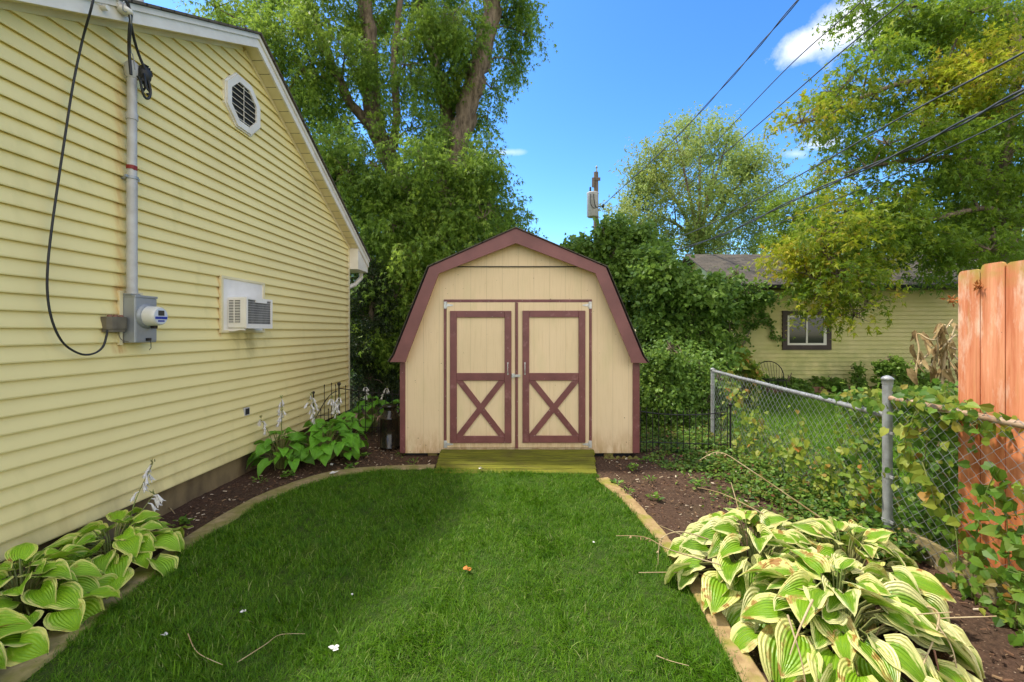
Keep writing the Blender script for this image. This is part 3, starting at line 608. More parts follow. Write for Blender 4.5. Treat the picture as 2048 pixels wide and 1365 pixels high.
def wall_things():
    # air conditioner in its panel
    a = thing('air_conditioner', (XW + .1, 4.8, 1.61), 'white window air conditioner in a white panel on the yellow wall', 'air conditioner')
    m = MB(); m.box(XW + 0.014, XW + 0.032, 4.483, 5.155, 1.615, 2.155); m.build('panel', 'acwhite', a)
    m = MB()
    for (y0, y1, z0, z1) in ((4.455, 4.483, 1.59, 2.18), (5.155, 5.183, 1.59, 2.18), (4.483, 5.155, 2.155, 2.18), (4.483, 5.155, 1.59, 1.615)): m.box(XW + 0.014, XW + 0.042, y0, y1, z0, z1)
    m.build('surround', 'soffit', a)
    x1, y0, y1, z0, z1 = -2.98, 4.55, 5.015, 1.635, 1.965
    m = MB(); m.box(XW + 0.0325, x1, y0 + 0.004, y1, z0 + .002, z1, 0.008); m.build('case', 'acwhite', a)
    m = MB(); m.box(XW + 0.05, XW + 0.165, y0 + 0.001, y0 + 0.0035, z0 + .06, z1 - .03); m.build('side_vent', 'darkgap', a)
    m = MB()
    for i in range(15): zz = z0 + 0.064 + i * 0.0165; m.box(XW + 0.05, XW + 0.165, y0 - 0.003, y0 + 0.0008, zz, zz + 0.0075)
    m.box(XW + 0.102, XW + 0.11, y0 - 0.004, y0 + 0.0005, z0 + .055, z1 - .03); m.build('side_louvre', 'acwhite', a)
    m = MB(); m.box(x1 + 0.0005, x1 + 0.004, y0 + 0.03, y1 - 0.03, z0 + 0.05, z1 - 0.025); m.build('coil', 'coil', a)
    m = MB()
    for (ya, yb, za, zb) in ((y0 + .004, y0 + .028, z0, z1), (y1 - .03, y1, z0, z1), (y0 + .028, y1 - .03, z0, z0 + .048), (y0 + .028, y1 - .03, z1 - .022, z1), (y0 + .16, y0 + .36, z1 - .05, z1 - .022)): m.box(x1 + 0.0006, x1 + 0.012, ya, yb, za, zb)
    for i in range(9): m.box(x1 + 0.0042, x1 + 0.006, y0 + .03, y1 - .03, z0 + .075 + i * .026, z0 + .077 + i * .026)
    m.build('front_frame', 'acwhite', a)
    m = MB(); m.prism([(XW + .03, 1.634), (XW + .2, 1.634), (XW + .21, 1.615), (XW + .15, 1.618), (XW + .09, 1.603), (XW + .03, 1.606)], 'y', y0 + .01, y0 + .03); m.build('bracket', 'acwhite', a)
    # service mast
    xm = -3.115; ym = 3.405
    a = thing('service_mast', (xm, ym, 1.9), 'tall grey electrical conduit mast standing on the meter box', 'conduit')
    m = MB(); m.tube([(xm, ym, 1.895), (xm, ym, 2.80)], 0.034, 16); m.tube([(xm, ym, 2.80), (xm, ym, 3.60)], 0.0315, 16); m.build('pipe', 'mast', a)
    m = MB(); m.lathe([(0, .037), (.05, .037)], (xm, ym, 3.26), n=16); m.build('coupling', 'mast', a); m = MB(); m.lathe([(0, .0365), (.035, .0365)], (xm, ym, 1.9), n=16); m.build('coupling', 'mast', a)
    m = MB(); m.lathe([(0, .041), (.022, .041)], (xm, ym, 2.795), n=16); m.box(xm - .09, xm, ym - .012, ym + .012, 2.797, 2.813); m.bar((xm, ym - .06, 2.806), (xm, ym + .06, 2.806), .015, .02); m.build('clamp', 'greymetal', a)
    m = MB(); m.box(xm + 0.02, xm + 0.0325, ym - .018, ym + .012, 2.865, 2.9); m.add([(xm + .036 * math.cos(t), ym + .036 * math.sin(t), zz) for zz in (2.87, 2.90) for t in [math.radians(-150 + 15 * k) for k in range(9)]], [(i, i + 1, i + 10, i + 9) for i in range(8)]); m.build('sticker', 'red', a)
    hd = MB(); hd.lathe([(0, .035), (.03, .045), (.07, .05), (.11, .042), (.135, .02)], (xm, ym, 3.585), n=16); hd.build('weatherhead', 'mast', a)
    m = MB(); rr = random.Random(3)
    m.lathe([(0, .02), (.03, .042), (.08, .05), (.12, .035), (.14, .012)], (xm + .055, ym + .045, 3.575), n=10)
    for i in range(14):
        p = Vector((xm + .05 + rr.uniform(-.03, .04), ym + .03 + rr.uniform(-.03, .06), 3.56 + rr.uniform(0, .14))); m.tube([p, p + Vector((rr.uniform(-.03, .03), rr.uniform(-.03, .05), rr.uniform(-.07, .07))), p + Vector((rr.uniform(-.03, .03), rr.uniform(-.0, .05), rr.uniform(-.1, .02)))], 0.009, 6)
    m.build('splice_bundle', 'cable', a)
    # drop loop wires from the fascia
    ins = P(258, 22, 3.33); ins.x = XW + 0.24
    def wirepts(uv, x=None, Y=None):
        out = []
        for (u, v) in uv:
            if x is not None:
                xx = x if v > 90 else -2.955 + (x + 2.955) * max(0, v - 45) / 45
                Yc = F * xx / (u - U0); out.append(P(u, v, Yc))
            else: out.append(P(u, v, Y))
        return out
    a = thing('wall_bracket', P(258, 22, 3.3), 'small white insulator bracket with wires on the rake board', 'bracket')
    pz = wirepts([(258, 24)], x=-3.0)[0]
    m = MB(); m.lathe([(0, .01), (.01, .045), (.035, .05), (.05, .03), (.07, .012)], pz + Vector((-.03, 0, -.02)), n=14); m.box(-3.02, -2.99, pz.y - .05, pz.y + .05, pz.z + .02, pz.z + .06, .004); m.build('insulator', 'white', a)
    o = MB().tube(catmull(wirepts([(248, 0), (255, 8), (262, 30), (259, 60), (258, 100), (262, 150)], x=-3.03), 6), 0.010, 6).build('service_wire', 'cable'); tag(o, 'thick black wire dropping straight from the insulator to the mast head', 'wire')
    o = MB().tube(catmull(wirepts([(256, 5), (264, 60), (276, 105), (292, 145), (300, 175), (300, 192), (294, 198), (286, 188), (281, 165), (275, 152)], x=-3.03), 6), 0.0095, 6).build('service_wire', 'cable'); tag(o, 'black wire bowing out to the right and looping below the mast head', 'wire')
    o = MB().tube(catmull(wirepts([(252, 0), (246, 8), (247, 22), (258, 26), (262, 44), (261, 98), (266, 112), (270, 140)], x=-3.05), 5), 0.004, 5).build('service_wire', 'galv'); tag(o, 'thin bare grey wire curled around the insulator beside the mast', 'wire')
    o = MB().tube(catmull(wirepts([(192, -30), (183, 15), (165, 80), (146, 170), (132, 260), (117, 360), (103, 460), (95, 540), (96, 600), (107, 650), (128, 688), (160, 708), (186, 708), (205, 695), (213, 672), (214, 660)], x=-3.11), 6), 0.0072, 6).build('hanging_cable', 'cable'); tag(o, 'long black cable hanging down the yellow wall and looping up into the small brown box', 'cable')
    a = thing('cable_anchor', P(190, 4, 3.05), 'small white cable anchor at the top of the rake board', 'bracket')
    m = MB(); c = P(196, 3, F * 3.02 / 864); m.box(c.x - .012, c.x + .01, c.y - .05, c.y + .04, c.z - .03, c.z + .03, .004); m.lathe([(0, .018), (.05, .018)], c + Vector((0, .02, -.03)), 'x', 10); m.build('clip', 'white', a)
    # meter box
    y1, y2, xf = 3.387, 3.585, -3.076
    a = thing('electric_meter', (xf, 3.48, 1.5), 'grey steel electric meter box with a round glass meter', 'meter')
    m = MB(); m.box(XW + .014, xf, y1, y2, 1.516, 1.885, .005); m.build('box', 'greymetal', a)
    m = MB(); m.box(XW + .014, xf + .006, y1 - .004, y2 + .004, 1.872, 1.89, .002); m.box(xf + .0005, xf + .004, y1 + .005, y2 - .005, 1.53, 1.865, 0.0015); m.box(XW + .05, XW + .11, 3.37, 3.45, 1.8905, 1.9); m.build('cover', 'greymetal', a)
    m = MB(); m.box(XW + .014, XW + .036, y1 - .03, y1 - .004, 1.5, 1.92); m.box(XW + .014, XW + .036, y1 - .004, y2 - .03, 1.9, 1.92); m.build('surround', 'soffit', a)
    yc, zc = 3.487, 1.727
    m = MB(); m.lathe([(0.004, .098), (.012, .098), (.02, .09), (.03, .086)], (xf, yc, zc), 'x', 32); m.build('ring', 'greymetal', a)
    m = MB(); m.lathe([(0.03, .08), (.085, .077), (.11, .072), (.118, .066)], (xf, yc, zc), 'x', 32); g = m.build('meter', 'glass_meter', a)
    m = MB(); m.lathe([(0.1185, .062), (.12, .062)], (xf, yc, zc), 'x', 32); m.build('face', 'meterface', g)
    m = MB(); m.box(xf + .1203, xf + .1225, yc - .028, yc + .028, zc + .004, zc + .045); m.build('display', 'lcd', g)
    m = MB(); m.box(xf + .1203, xf + .1228, yc - .056, yc + .056, zc - .024, zc - .004); m.box(xf + .1203, xf + .122, yc - .03, yc + .03, zc - .045, zc - .033); m.build('blue_label', 'blue', g)
    m = MB(); m.box(xf + .031, xf + .07, yc + .0, yc + .03, zc - .1, zc - .07, .004); m.build('latch', 'black_iron', a); m = MB(); m.tube([(xf + .01, yc + .02, 1.545), (xf + .02, yc + .02, 1.51), (xf + .012, yc + .03, 1.47), (xf + .006, yc + .02, 1.455)], .0025, 5); m.box(xf + .002, xf + .016, yc - .01, yc + .03, 1.53, 1.552); m.build('seal_tag', 'black_iron', a)
    # brown junction box
    a = thing('junction_box', (XW + .05, 3.3, 1.6), 'small brown rounded junction box with conduit plugs left of the meter', 'junction box')
    m = MB(); c0, c1 = 3.225, 3.375; pl = []
    for k in range(9): t = math.radians(180 + 180 * k / 8 / 1); pl.append((c0 + .0 + .02 * 0, 0))
    pr = [(XW + .016, c0), (XW + .06, c0), (XW + .085, c0 + .02), (XW + .09, c0 + .05), (XW + .09, c1 - .03), (XW + .08, c1 - .005), (XW + .016, c1 - .005)]
    m.prism(pr, 'z', 1.625, 1.715); m.prism([(x - .006 if x > XW + .02 else x, y + (.008 if y < 3.3 else -.008)) for x, y in pr], 'z', 1.6, 1.6245); m.build('box', 'brownbox', a)
    m = MB()
    for yy_ in (3.255, 3.30, 3.345): m.lathe([(0, .017), (.012, .014), (.016, .008)], (XW + .055, yy_, 1.7155), n=10)
    m.build('plug', 'terracotta', a)
    m = MB(); m.tube(catmull([(XW + .04, 3.34, 1.62), (XW + .05, 3.34, 1.56), (XW + .06, 3.37, 1.53), (XW + .1, 3.42, 1.53), (XW + .12, 3.45, 1.56)], 5), .003, 5); m.tube([(XW + .03, 3.385, 1.515), (XW + .03, 3.385, 1.6)], .009, 8); m.build('thin_wire', 'brownbox', a)
wall_things()

# ------------------------------------------------------------------ shed
YS = 5.60; S = F / YS
def sx(u, Y=YS): return (u - U0) * Y / F
def sz(v, Y=YS): return H + (V0 - v) * Y / F
def shed():
    h = thing('garden_shed', (-0.13, 6.9, 0), 'cream barn-shaped garden shed with maroon trim and double doors', 'shed')
    X0, X1 = sx(801), sx(1278); YB = 8.1; YF = 5.46
    O = [(779.3, 724.7), (788, 712), (858.4, 534.8), (1031.8, 457.0), (1211.8, 534.8), (1285, 712), (1295, 726.7)]
    I = [(811, 724.7), (812, 719), (877.4, 547.4), (1031.8, 486.5), (1191, 547), (1262, 719), (1263, 726.0)]
    Ow = [(sx(u, YF), sz(v, YF)) for u, v in O]; Iw = [(sx(u, YF), sz(v, YF)) for u, v in I]
    # body
    zb = 0.035; ze = sz(724, YS)
    def inset(p, d): return (p[0] + (d if p[0] < -0.13 else -d), p[1] - d * .5)
    body = [(X0 + .01, zb), (X1 - .01, zb), (X1 - .01, ze + .0), (sx(1203), sz(541) - .02), (sx(1031.8), sz(470) - .03), (sx(868), sz(541) - .02), (X0 + .01, ze)]
    m = MB(); m.prism(body, 'y', YS, YB); m.build('wall', 'cream', h)
    # upper panel stands a little proud above the seam
    m = MB(); zs = sz(533); m.prism([(sx(905), zs), (sx(1164), zs), (sx(1164), zs + 0.01), (sx(1040), sz(482)), (sx(1024), sz(482)), (sx(905), zs + .01)], 'y', YS - .012, YS - .0005); m.build('gable_panel', 'cream', h)
    m = MB(); m.box(sx(900), sx(1170), YS - .016, YS - .0006, zs - .012, zs - .001); m.build('flashing', 'darkgap', h)
    # fascia (gambrel band)
    m = MB()
    n = len(Ow)
    vs = [(x, YF, z) for x, z in Ow] + [(x, YF, z) for x, z in Iw] + [(x, YF + .03, z) for x, z in Ow] + [(x, YF + .03, z) for x, z in Iw]
    fs = []
    for i in range(n - 1):
        fs += [(i, i + 1, n + i + 1, n + i), (2 * n + i, 3 * n + i, 3 * n + i + 1, 2 * n + i + 1), (i, 2 * n + i, 2 * n + i + 1, i + 1), (n + i, n + i + 1, 3 * n + i + 1, 3 * n + i)]
    fs += [(0, n, 3 * n, 2 * n), (n - 1, 3 * n - 1, 4 * n - 1, 2 * n - 1)]
    m.add(vs, fs); m.build('fascia', 'fascia_maroon', h)
    m = MB()                                            # soffit between fascia and wall
    for i in range(n - 1):
        (xa, za), (xb, zb_) = Iw[i], Iw[i + 1]; (xc, zc), (xd, zd) = Ow[i], Ow[i + 1]
        f_ = .35
        m.add([(xa + (xc - xa) * f_, YF + .031, za + (zc - za) * f_), (xb + (xd - xb) * f_, YF + .031, zb_ + (zd - zb_) * f_), (xb + (xd - xb) * f_, YS, zb_ + (zd - zb_) * f_), (xa + (xc - xa) * f_, YS, za + (zc - za) * f_)], [(0, 1, 2, 3)])
    m.build('soffit', 'cream', h, False)
    m = MB()                                            # roof shell
    out = [(x + (0.02 if x > -0.13 else -0.02), z + .014) for x, z in Ow]; out[3] = (Ow[3][0], Ow[3][1] + .018)
    m_v = []; d = .012
    for Yy in (YF - .02, YB + .12): m_v += [(x, Yy, z) for x, z in out] + [(x, Yy, z - .0125) for x, z in out]
    fs = []
    for i in range(n - 1):
        a, b = 0, 2 * n
        fs += [(i, i + 1, b + i + 1, b + i), (n + i, b + n + i, b + n + i + 1, n + i + 1), (i, n + i, n + i + 1, i + 1), (b + i, b + i + 1, b + n + i + 1, b + n + i)]
    fs += [(0, 2 * n, 3 * n, n), (n - 1, 2 * n - 1, 4 * n - 1, 3 * n - 1)]; m.add(m_v, fs); m.build('roof', 'shingle', h)
    # corner boards
    for (u0, u1) in ((800.5, 811), (1265, 1278.5)):
        m = MB(); m.box(sx(u0), sx(u1), YS - .022, YS - .0006, 0.04, ze - .005, .003); m.box(sx(800.5) if u0 < 900 else sx(1278.5) - .012, sx(800.5) + .012 if u0 < 900 else sx(1278.5), YS, YS + .09, .04, ze - .005); m.build('corner_board', 'maroon', h)
    # skids
    m = MB(); m.box(X0 + .05, X1 - .1, YS + .06, YB - .1, -.08, .034); m.build('base', 'darkgap', h)
    for xa in (X0 + .35, X0 + 0.7, X1 - .45):
        m = MB(); m.box(xa, xa + .12, YS + .01, YS + .055, -.06, .033, .004); m.build('skid', 'mosstimber', h)
    # door opening trims
    zt, zbm = sz(603), sz(895.5)
    m = MB(); m.box(sx(888), sx(1183.5), YS - .018, YS - .0006, sz(605), sz(599.5), .002); m.build('door_head', 'maroon', h)
    for (u0, u1) in ((888, 893), (1178.3, 1183.3)):
        m = MB(); m.box(sx(u0), sx(u1), YS - .016, YS - .0006, sz(895), sz(605) - .001, .002); m.build('door_jamb', 'maroon', h)
    def door(u0, u1, s0, s1, vo, handle_u):
        d = MB(); d.box(sx(u0), sx(u1), YS - .020, YS - .0007, sz(895), sz(605.5), .003); dd = d.build('door', 'cream', h)
        ya, yb = YS - .042, YS - .0205; w = sx(13.4 + U0)
        zt, zm0, zm1, zb0, zb1 = sz(622 + vo), sz(746), sz(761), sz(870.5 + vo), sz(884.5 + vo)
        xs0, xs1 = sx(s0), sx(s1)
        for (a, b) in ((xs0, xs0 + w), (xs1 - w, xs1)):
            m = MB(); m.box(a, b, ya, yb, zb1, zt, .003); m.build('stile', 'maroon', dd)
        for (a, b) in ((sz(635 + vo), zt), (zm1, zm0), (zb1, zb0)):
            m = MB(); m.box(xs0 + w + .001, xs1 - w - .001, ya + .001, yb, a, b, .003); m.build('rail', 'maroon', dd)
        xi0, xi1, za, zb_ = xs0 + w + .001, xs1 - w - .001, zb0 + .001, zm1 - .001; hw = .062
        m = MB(); m.prism([(xi0, zb_), (xi0 + hw * 1.25, zb_), (xi1, za + hw * .0 + .02), (xi1, za), (xi1 - hw * 1.25, za), (xi0, zb_ - .02)], 'y', ya + .0045, yb); m.build('brace', 'maroon', dd)
        xm_, zm_ = (xi0 + xi1) / 2, (za + zb_) / 2
        m = MB(); m.prism([(xi1, zb_), (xi1, zb_ - .02), (xi0 + hw * 1.25, za), (xi0, za), (xi0, za + .02), (xi1 - hw * 1.25, zb_)], 'y', ya + .0025, yb); m.build('brace', 'maroon', dd)
        hx_ = sx(handle_u); m = MB(); m.tube(catmull([(hx_, ya + .001, sz(747)), (hx_, ya - .022, sz(745)), (hx_, ya - .03, sz(737)), (hx_, ya - .022, sz(729)), (hx_, ya + .001, sz(727))], 4), .005, 6)
        for vv in (726.5, 747.5): m.box(hx_ - .008, hx_ + .008, ya - .003, ya - .0005, sz(vv) - .012, sz(vv) + .012)
        m.build('handle', 'steel', dd)
        return dd
    d1 = door(893.8, 1030.4, 901, 1023, 0.5, 1016); d2 = door(1031.2, 1177.6, 1045, 1170, 0, 1050)
    m = MB(); m.box(sx(1031), sx(1036), YS - .034, YS - .0205, sz(896), sz(605.8), .002); m.build('astragal', 'maroon', d2)
    for (uj, sgn, dd) in ((889, 1, d1), (1182.5, -1, d2)):
        for vv in (611, 888):
            m = MB(); x = sx(uj); a, b = (x - .004, x + .034) if sgn > 0 else (x - .034, x + .004)
            m.box(a, b, YS - .026, YS - .0185, sz(vv + 7), sz(vv - 7), .002)
            m.prism([(x + sgn * .036, sz(vv - 3)), (x + sgn * .036, sz(vv + 3)), (x + sgn * .115, sz(vv + 1)), (x + sgn * .115, sz(vv - 1))], 'y', YS - .0255, YS - .0207)
            m.tube([(x + sgn * .035, YS - .026, sz(vv + 6)), (x + sgn * .035, YS - .026, sz(vv - 6))], .005, 6); m.build('hinge', 'steel', dd)
    m = MB(); m.box(sx(1023.5), sx(1030), YS - .0465, YS - .0205, sz(755), sz(747), .002); m.box(sx(1030.2), sx(1041), YS - .045, YS - .0345, sz(754), sz(749), .002); m.lathe([(0, .008), (.012, .008)], (sx(1028), YS - .059, sz(751)), 'y', 10)
    m.tube(catmull([(sx(1027), YS - .05, sz(754)), (sx(1025.5), YS - .055, sz(762)), (sx(1027.5), YS - .05, sz(768))], 4), .002, 4); m.build('latch', 'steel', d1)
    # mossy scalloped timber by the right foot
    a = thing('mossy_edging_board', (1.1, YS - .05, 0), 'short mossy scalloped board at the right foot of the shed', 'edging')
    m = MB(); x0, x1 = sx(1205), sx(1276); n_ = 6; pl = [(x0, -.08)]
    for k in range(n_):
        for j in range(6): t = j / 6; xx = x0 + (x1 - x0) * (k + t) / n_; pl.append((xx, -.02 + .035 * math.sin(math.pi * t)))
    pl += [(x1, -.02), (x1, -.08)]; m.prism(pl, 'y', YS - .075, YS - .045); m.build('board', 'mosstimber', a)
    # ramp
    r = thing('shed_ramp', (-.1, 5.2, 0), 'low moss-covered wooden ramp in front of the shed doors', 'ramp')
    yt, yb_ = YS - .028, 4.83; zt_, zb2 = .093, .028; xl, xr = sx(884), sx(1185); n_ = 6
    for k in range(n_):
        y0 = yb_ + (yt - yb_) * k / n_ + .007; y1 = yb_ + (yt - yb_) * (k + 1) / n_ - .006
        z0 = zb2 + (zt_ - zb2) * (y0 - yb_) / (yt - yb_); z1 = zb2 + (zt_ - zb2) * (y1 - yb_) / (yt - yb_)
        m = MB(); N_ = 24; vs = []
        for i in range(N_ + 1):
            tp = .935 + .065 * k / (n_ - 1); x = -.16 + ((xl + (xr - xl + .012 * math.sin(k * 3)) * i / N_) + .16) * tp; w_ = .004 * mnoise.noise(Vector((x * 4, k * 7, 0)))
            vs += [(x, y0, z0 - .035), (x, y0, z0 + w_ - .003), (x, y0 + .004, z0 + w_), (x, y1 - .004, z1 + w_), (x, y1, z1 + w_ - .003), (x, y1, z1 - .035)]
        fs = [(i * 6 + j, i * 6 + j + 1, (i + 1) * 6 + j + 1, (i + 1) * 6 + j) for i in range(N_) for j in range(5)] + [tuple(range(6)), tuple(range(N_ * 6 + 5, N_ * 6 - 1, -1))]
        m.add(vs, fs); m.build('plank', 'moss', r)
    for xx in (xl + .08, xr - .12):
        m = MB(); m.prism([(yb_, -.06), (yt, -.06), (yt, zt_ - .037), (yb_, zb2 - .037)], 'x', xx, xx + .04); m.build('bearer', 'mosstimber', r)
shed()

# ------------------------------------------------------------------ fences
def chain_fence():
    XF = 2.72; h = thing('chain_link_fence', (XF, 4.5, 0), 'galvanised chain-link fence running beside the bed toward the neighbour house', 'fence')
    posts = [(6.48, .027, 1.04, 0.025), (3.31, .0325, 1.25, 0.033), (0.6, .0325, 1.25, .033)]
    for y, r, zt, rc in posts:
        m = MB(); m.tube([(XF, y, -.1), (XF, y, zt - .03)], r, 16); p = m.build('post', 'galv', h)
        m = MB(); m.lathe([(-.045, r + .003), (-.015, r + .004), (-.012, r + .008), (.0, r + .008), (.012, r * .8), (.02, r * .25)], (XF, y, zt), n=16); m.build('cap', 'galv', p)
        for zz in (.16, .50, .83) if zt > 1.1 else (.3, .8):
            m = MB(); m.lathe([(0, r + .004), (.022, r + .004)], (XF, y, zz), n=16); m.bar((XF - .01, y + (-r - .005), zz + .011), (XF - .01, y - r - .035, zz + .011), .012, .02); m.build('band', 'galv', p)
    def rail(ya, za, yb, zb_, mt):
        n = 30; pts = [(XF, ya + (yb - ya) * i / n, za + (zb_ - za) * i / n + .0015 * math.sin(i * .6)) for i in range(n + 1)]; MB().tube(pts, .021, 12).build('top_rail', mt, h)
    rail(6.46, 1.012, 3.34, .965, 'galv'); rail(3.28, 1.10, .63, 1.07, 'rail_rust')
    for (yy_) in (3.31 - .06,):
        m = MB(); m.bar((XF, yy_, .06), (XF, yy_, 1.03), .018, .005); m.build('tension_bar', 'galv', h)
    w = .043
    for (ya, yb, zA, zB) in ((3.36, 6.45, .975, 1.02), (.9, 3.25, 1.075, 1.105)):
        m = MB(); N = int((yb - ya) / w); rr = random.Random(2)
        for i in range(N):
            y = ya + i * w; zt = zA + (zB - zA) * (i * w) / (yb - ya) + .028; L = int((zt - .04) / w); pts = []
            zoff = zt - L * w
            for k in range(L + 1):
                s = (k + i) % 2; yy_ = y + s * w; bulge = .012 * math.sin(i * .21) * math.sin(k * .35)
                pts.append((XF - .026 + (.0015 if s else -.0015) + bulge, yy_ + (.004 if s else -.004), zoff + k * w))
            m.tube(pts, .0019, 4, cap=False, smooth=True)
            pass
        m.build('wire_mesh', 'galv', h, False)
    # timber board along the foot of the fence
    a = thing('bottom_board', (XF + .06, 2.2, 0), 'weathered plank lying along the foot of the chain-link fence', 'board')
    m = MB(); m.box(XF + .04, XF + .075, 1.0, 3.22, -.02, .15, .005); m.build('plank', 'plank', a)
    # far fence seen behind the shed corner
    f = thing('chain_link_fence', (2.3, 8.3, 0), 'dim chain-link fence behind the shed among the dark shrubs', 'fence')
    m = MB(); m.tube([(1.5, 8.6, 1.14), (2.75, 7.9, 1.02)], .02, 8); m.build('top_rail', 'galv', f)
    m = MB()
    for i in range(24):
        for s in (-1, 1):
            q0 = Vector((1.5, 8.6, 0)).lerp(Vector((2.75, 7.9, 0)), i / 24); q1 = Vector((1.5, 8.6, 0)).lerp(Vector((2.75, 7.9, 0)), (i + s * 12) / 24)
            if 0 <= i + s * 12 <= 24: m.tube([(q0.x, q0.y, .1), (q1.x, q1.y, 1.08)], .0018, 3, cap=False)
    m.build('wire_mesh', 'galv', f, False)
    for (x, y) in ((1.5, 8.6), (2.75, 7.9)): MB().tube([(x, y, -.1), (x, y, 1.16)], .025, 10).build('post', 'galv', f)
chain_fence()

def ornamental(name, pts, ztop, label, post_idx=(), zpost=None, pickets=None, rise=.06, zl=.12):
    f = thing(name, tuple(pts[0]) + (0,), label, 'fence')
    A, B = Vector(tuple(pts[0]) + (0,)), Vector(tuple(pts[1]) + (0,)); n = pickets
    m = MB(); rl = []
    for i in range(n * 2 + 1): t = i / (n * 2); q = A.lerp(B, t); rl.append((q.x, q.y, ztop[0] + (ztop[1] - ztop[0]) * t + rise * (abs(2 * t - 1) ** 2)))
    m.tube(rl, .007, 6); m.build('top_rail', 'black_iron', f)
    m = MB(); m.tube([(A.x, A.y, zl), (B.x, B.y, zl)], .006, 6); m.build('bottom_rail', 'black_iron', f)
    for i in range(n + 1):
        t = i / n; q = A.lerp(B, t); zt = rl[i * 2][2] + .035
        m = MB(); m.tube([(q.x, q.y, -.03), (q.x, q.y, zt)], .0055, 6); m.lathe([(0, .005), (.008, .011), (.03, .001)], (q.x, q.y, zt), n=6); m.build('picket', 'black_iron', f)
    for (x, y, z) in (zpost or []):
        m = MB(); m.tube([(x, y, -.05), (x, y, z - .02)], .011, 8); m.lathe([(-.03, .006), (-.024, .018), (-.01, .026), (.004, .026), (.018, .018), (.024, .004)], (x, y, z), n=12); m.build('post', 'black_iron', f)
    return f
ornamental('ornamental_fence', ((-2.81, 6.4), (-1.70, 6.3)), (.745, .66), 'black iron picket border fence between the house and the shed', pickets=11, rise=.02, zl=.2, zpost=[(-2.81, 6.4, .83)])
def arch_gate():
    f = thing('arched_garden_edging', (-2.98, 6.33, 0), 'small arched black iron fence panel against the yellow wall', 'fence')
    A, B = Vector((-3.12, 6.27, 0)), Vector((-2.835, 6.4, 0))
    m = MB(); m.tube([(A.x, A.y, -.05), (A.x, A.y, .70)], .009, 8); m.lathe([(-.02, .005), (-.012, .018), (.0, .022), (.012, .016), (.02, .003)], (A.x, A.y, .72), n=10); m.build('post', 'black_iron', f)
    arc = []
    for k in range(9): t = k / 8; q = A.lerp(B, .1 + .9 * t); arc.append((q.x, q.y, .36 + .36 * math.sin(math.pi / 2 * t)))
    q = A.lerp(B, .1); m = MB(); m.tube([(q.x, q.y, .05)] + arc, .007, 6); m.build('arch', 'black_iron', f)
    for t, z in ((.3, .45), (.45, .80), (.62, .45), (.75, .82), (.93, .8)):
        q = A.lerp(B, t); m = MB(); m.tube([(q.x, q.y, .0), (q.x, q.y, z)], .005, 6); m.lathe([(0, .005), (.008, .011), (.035, .001)], (q.x, q.y, z), n=6); m.build('picket', 'black_iron', f)
    m = MB(); m.tube([tuple(A + Vector((0, 0, .38))), tuple(B + Vector((0, 0, .38)))], .005, 6); m.build('rail', 'black_iron', f); m = MB(); m.tube([tuple(A + Vector((0, 0, .15))), tuple(B + Vector((0, 0, .15)))], .005, 6); m.build('rail', 'black_iron', f)
arch_gate()
ornamental('ornamental_fence', ((1.46, 5.75), (2.55, 5.62)), (.50, .52), 'dark iron picket border fence between the shed and the chain-link fence', pickets=14, rise=.045, zl=.14, zpost=[(2.58, 5.6, .66)])

def wood_fence():
    XB = 2.86; f = thing('wooden_fence', (XB, 1.9, 0), 'salmon-painted dog-ear wooden privacy fence at the right edge', 'fence')
    y = 2.905; rr = random.Random(11)
    tops = [2.005, 2.03, 2.02, 2.035, 2.02, 2.01, 2.03, 2.02, 2.02, 2.03, 2.02]
    for k in range(11):
        w = .139; g = .0055; zt = tops[k]; y0, y1 = y - w, y; c = .022
        pl = [(y0, -.05), (y1, -.05), (y1, zt - c * 1.3), (y1 - c * .4, zt - c * .35), (y1 - c * 1.1, zt), (y0 + c * 1.1, zt), (y0 + c * .4, zt - c * .35), (y0, zt - c * 1.3)]
        m = MB(); dx = rr.uniform(-.003, .003); m.prism(pl, 'x', XB + dx, XB + dx + .018); m.build('board', 'fencewood', f)
        y -= w + g
    for z in (.35, 1.05, 1.72): m = MB(); m.box(XB + .023, XB + .06, 1.3, 2.9, z, z + .085); m.build('rail', 'plank', f)
    for yy_ in (2.86, 1.35): m = MB(); m.box(XB + .062, XB + .15, yy_ - .05, yy_ + .04, -.05, 1.95); m.build('post', 'plank', f)
wood_fence()

# ------------------------------------------------------------------ milk can
def milk_can():
    c = P(780, 895, 6.0); c.z = 0; a = thing('milk_can', c, 'glossy black metal milk can beside the left corner of the shed', 'milk can')
    m = MB(); m.lathe([(0, .128), (.01, .137), (.03, .137), (.032, .133), (.40, .133), (.405, .138), (.42, .138), (.43, .130), (.47, .105), (.505, .082), (.53, .08), (.555, .092)], c, n=28); m.build('body', 'black_gloss', a)
    m = MB(); m.lathe([(.556, .098), (.57, .105), (.585, .104), (.59, .085), (.60, .06), (.605, .02)], c, n=28); m.build('lid', 'black_gloss', a)
    for s in (-1, 1):
        m = MB(); m.tube(catmull([c + Vector((s * .11, -.03, .475)), c + Vector((s * .145, -.04, .50)), c + Vector((s * .14, -.04, .54)), c + Vector((s * .095, -.03, .55))], 5), .008, 6); m.build('handle', 'black_gloss', a)
milk_can()

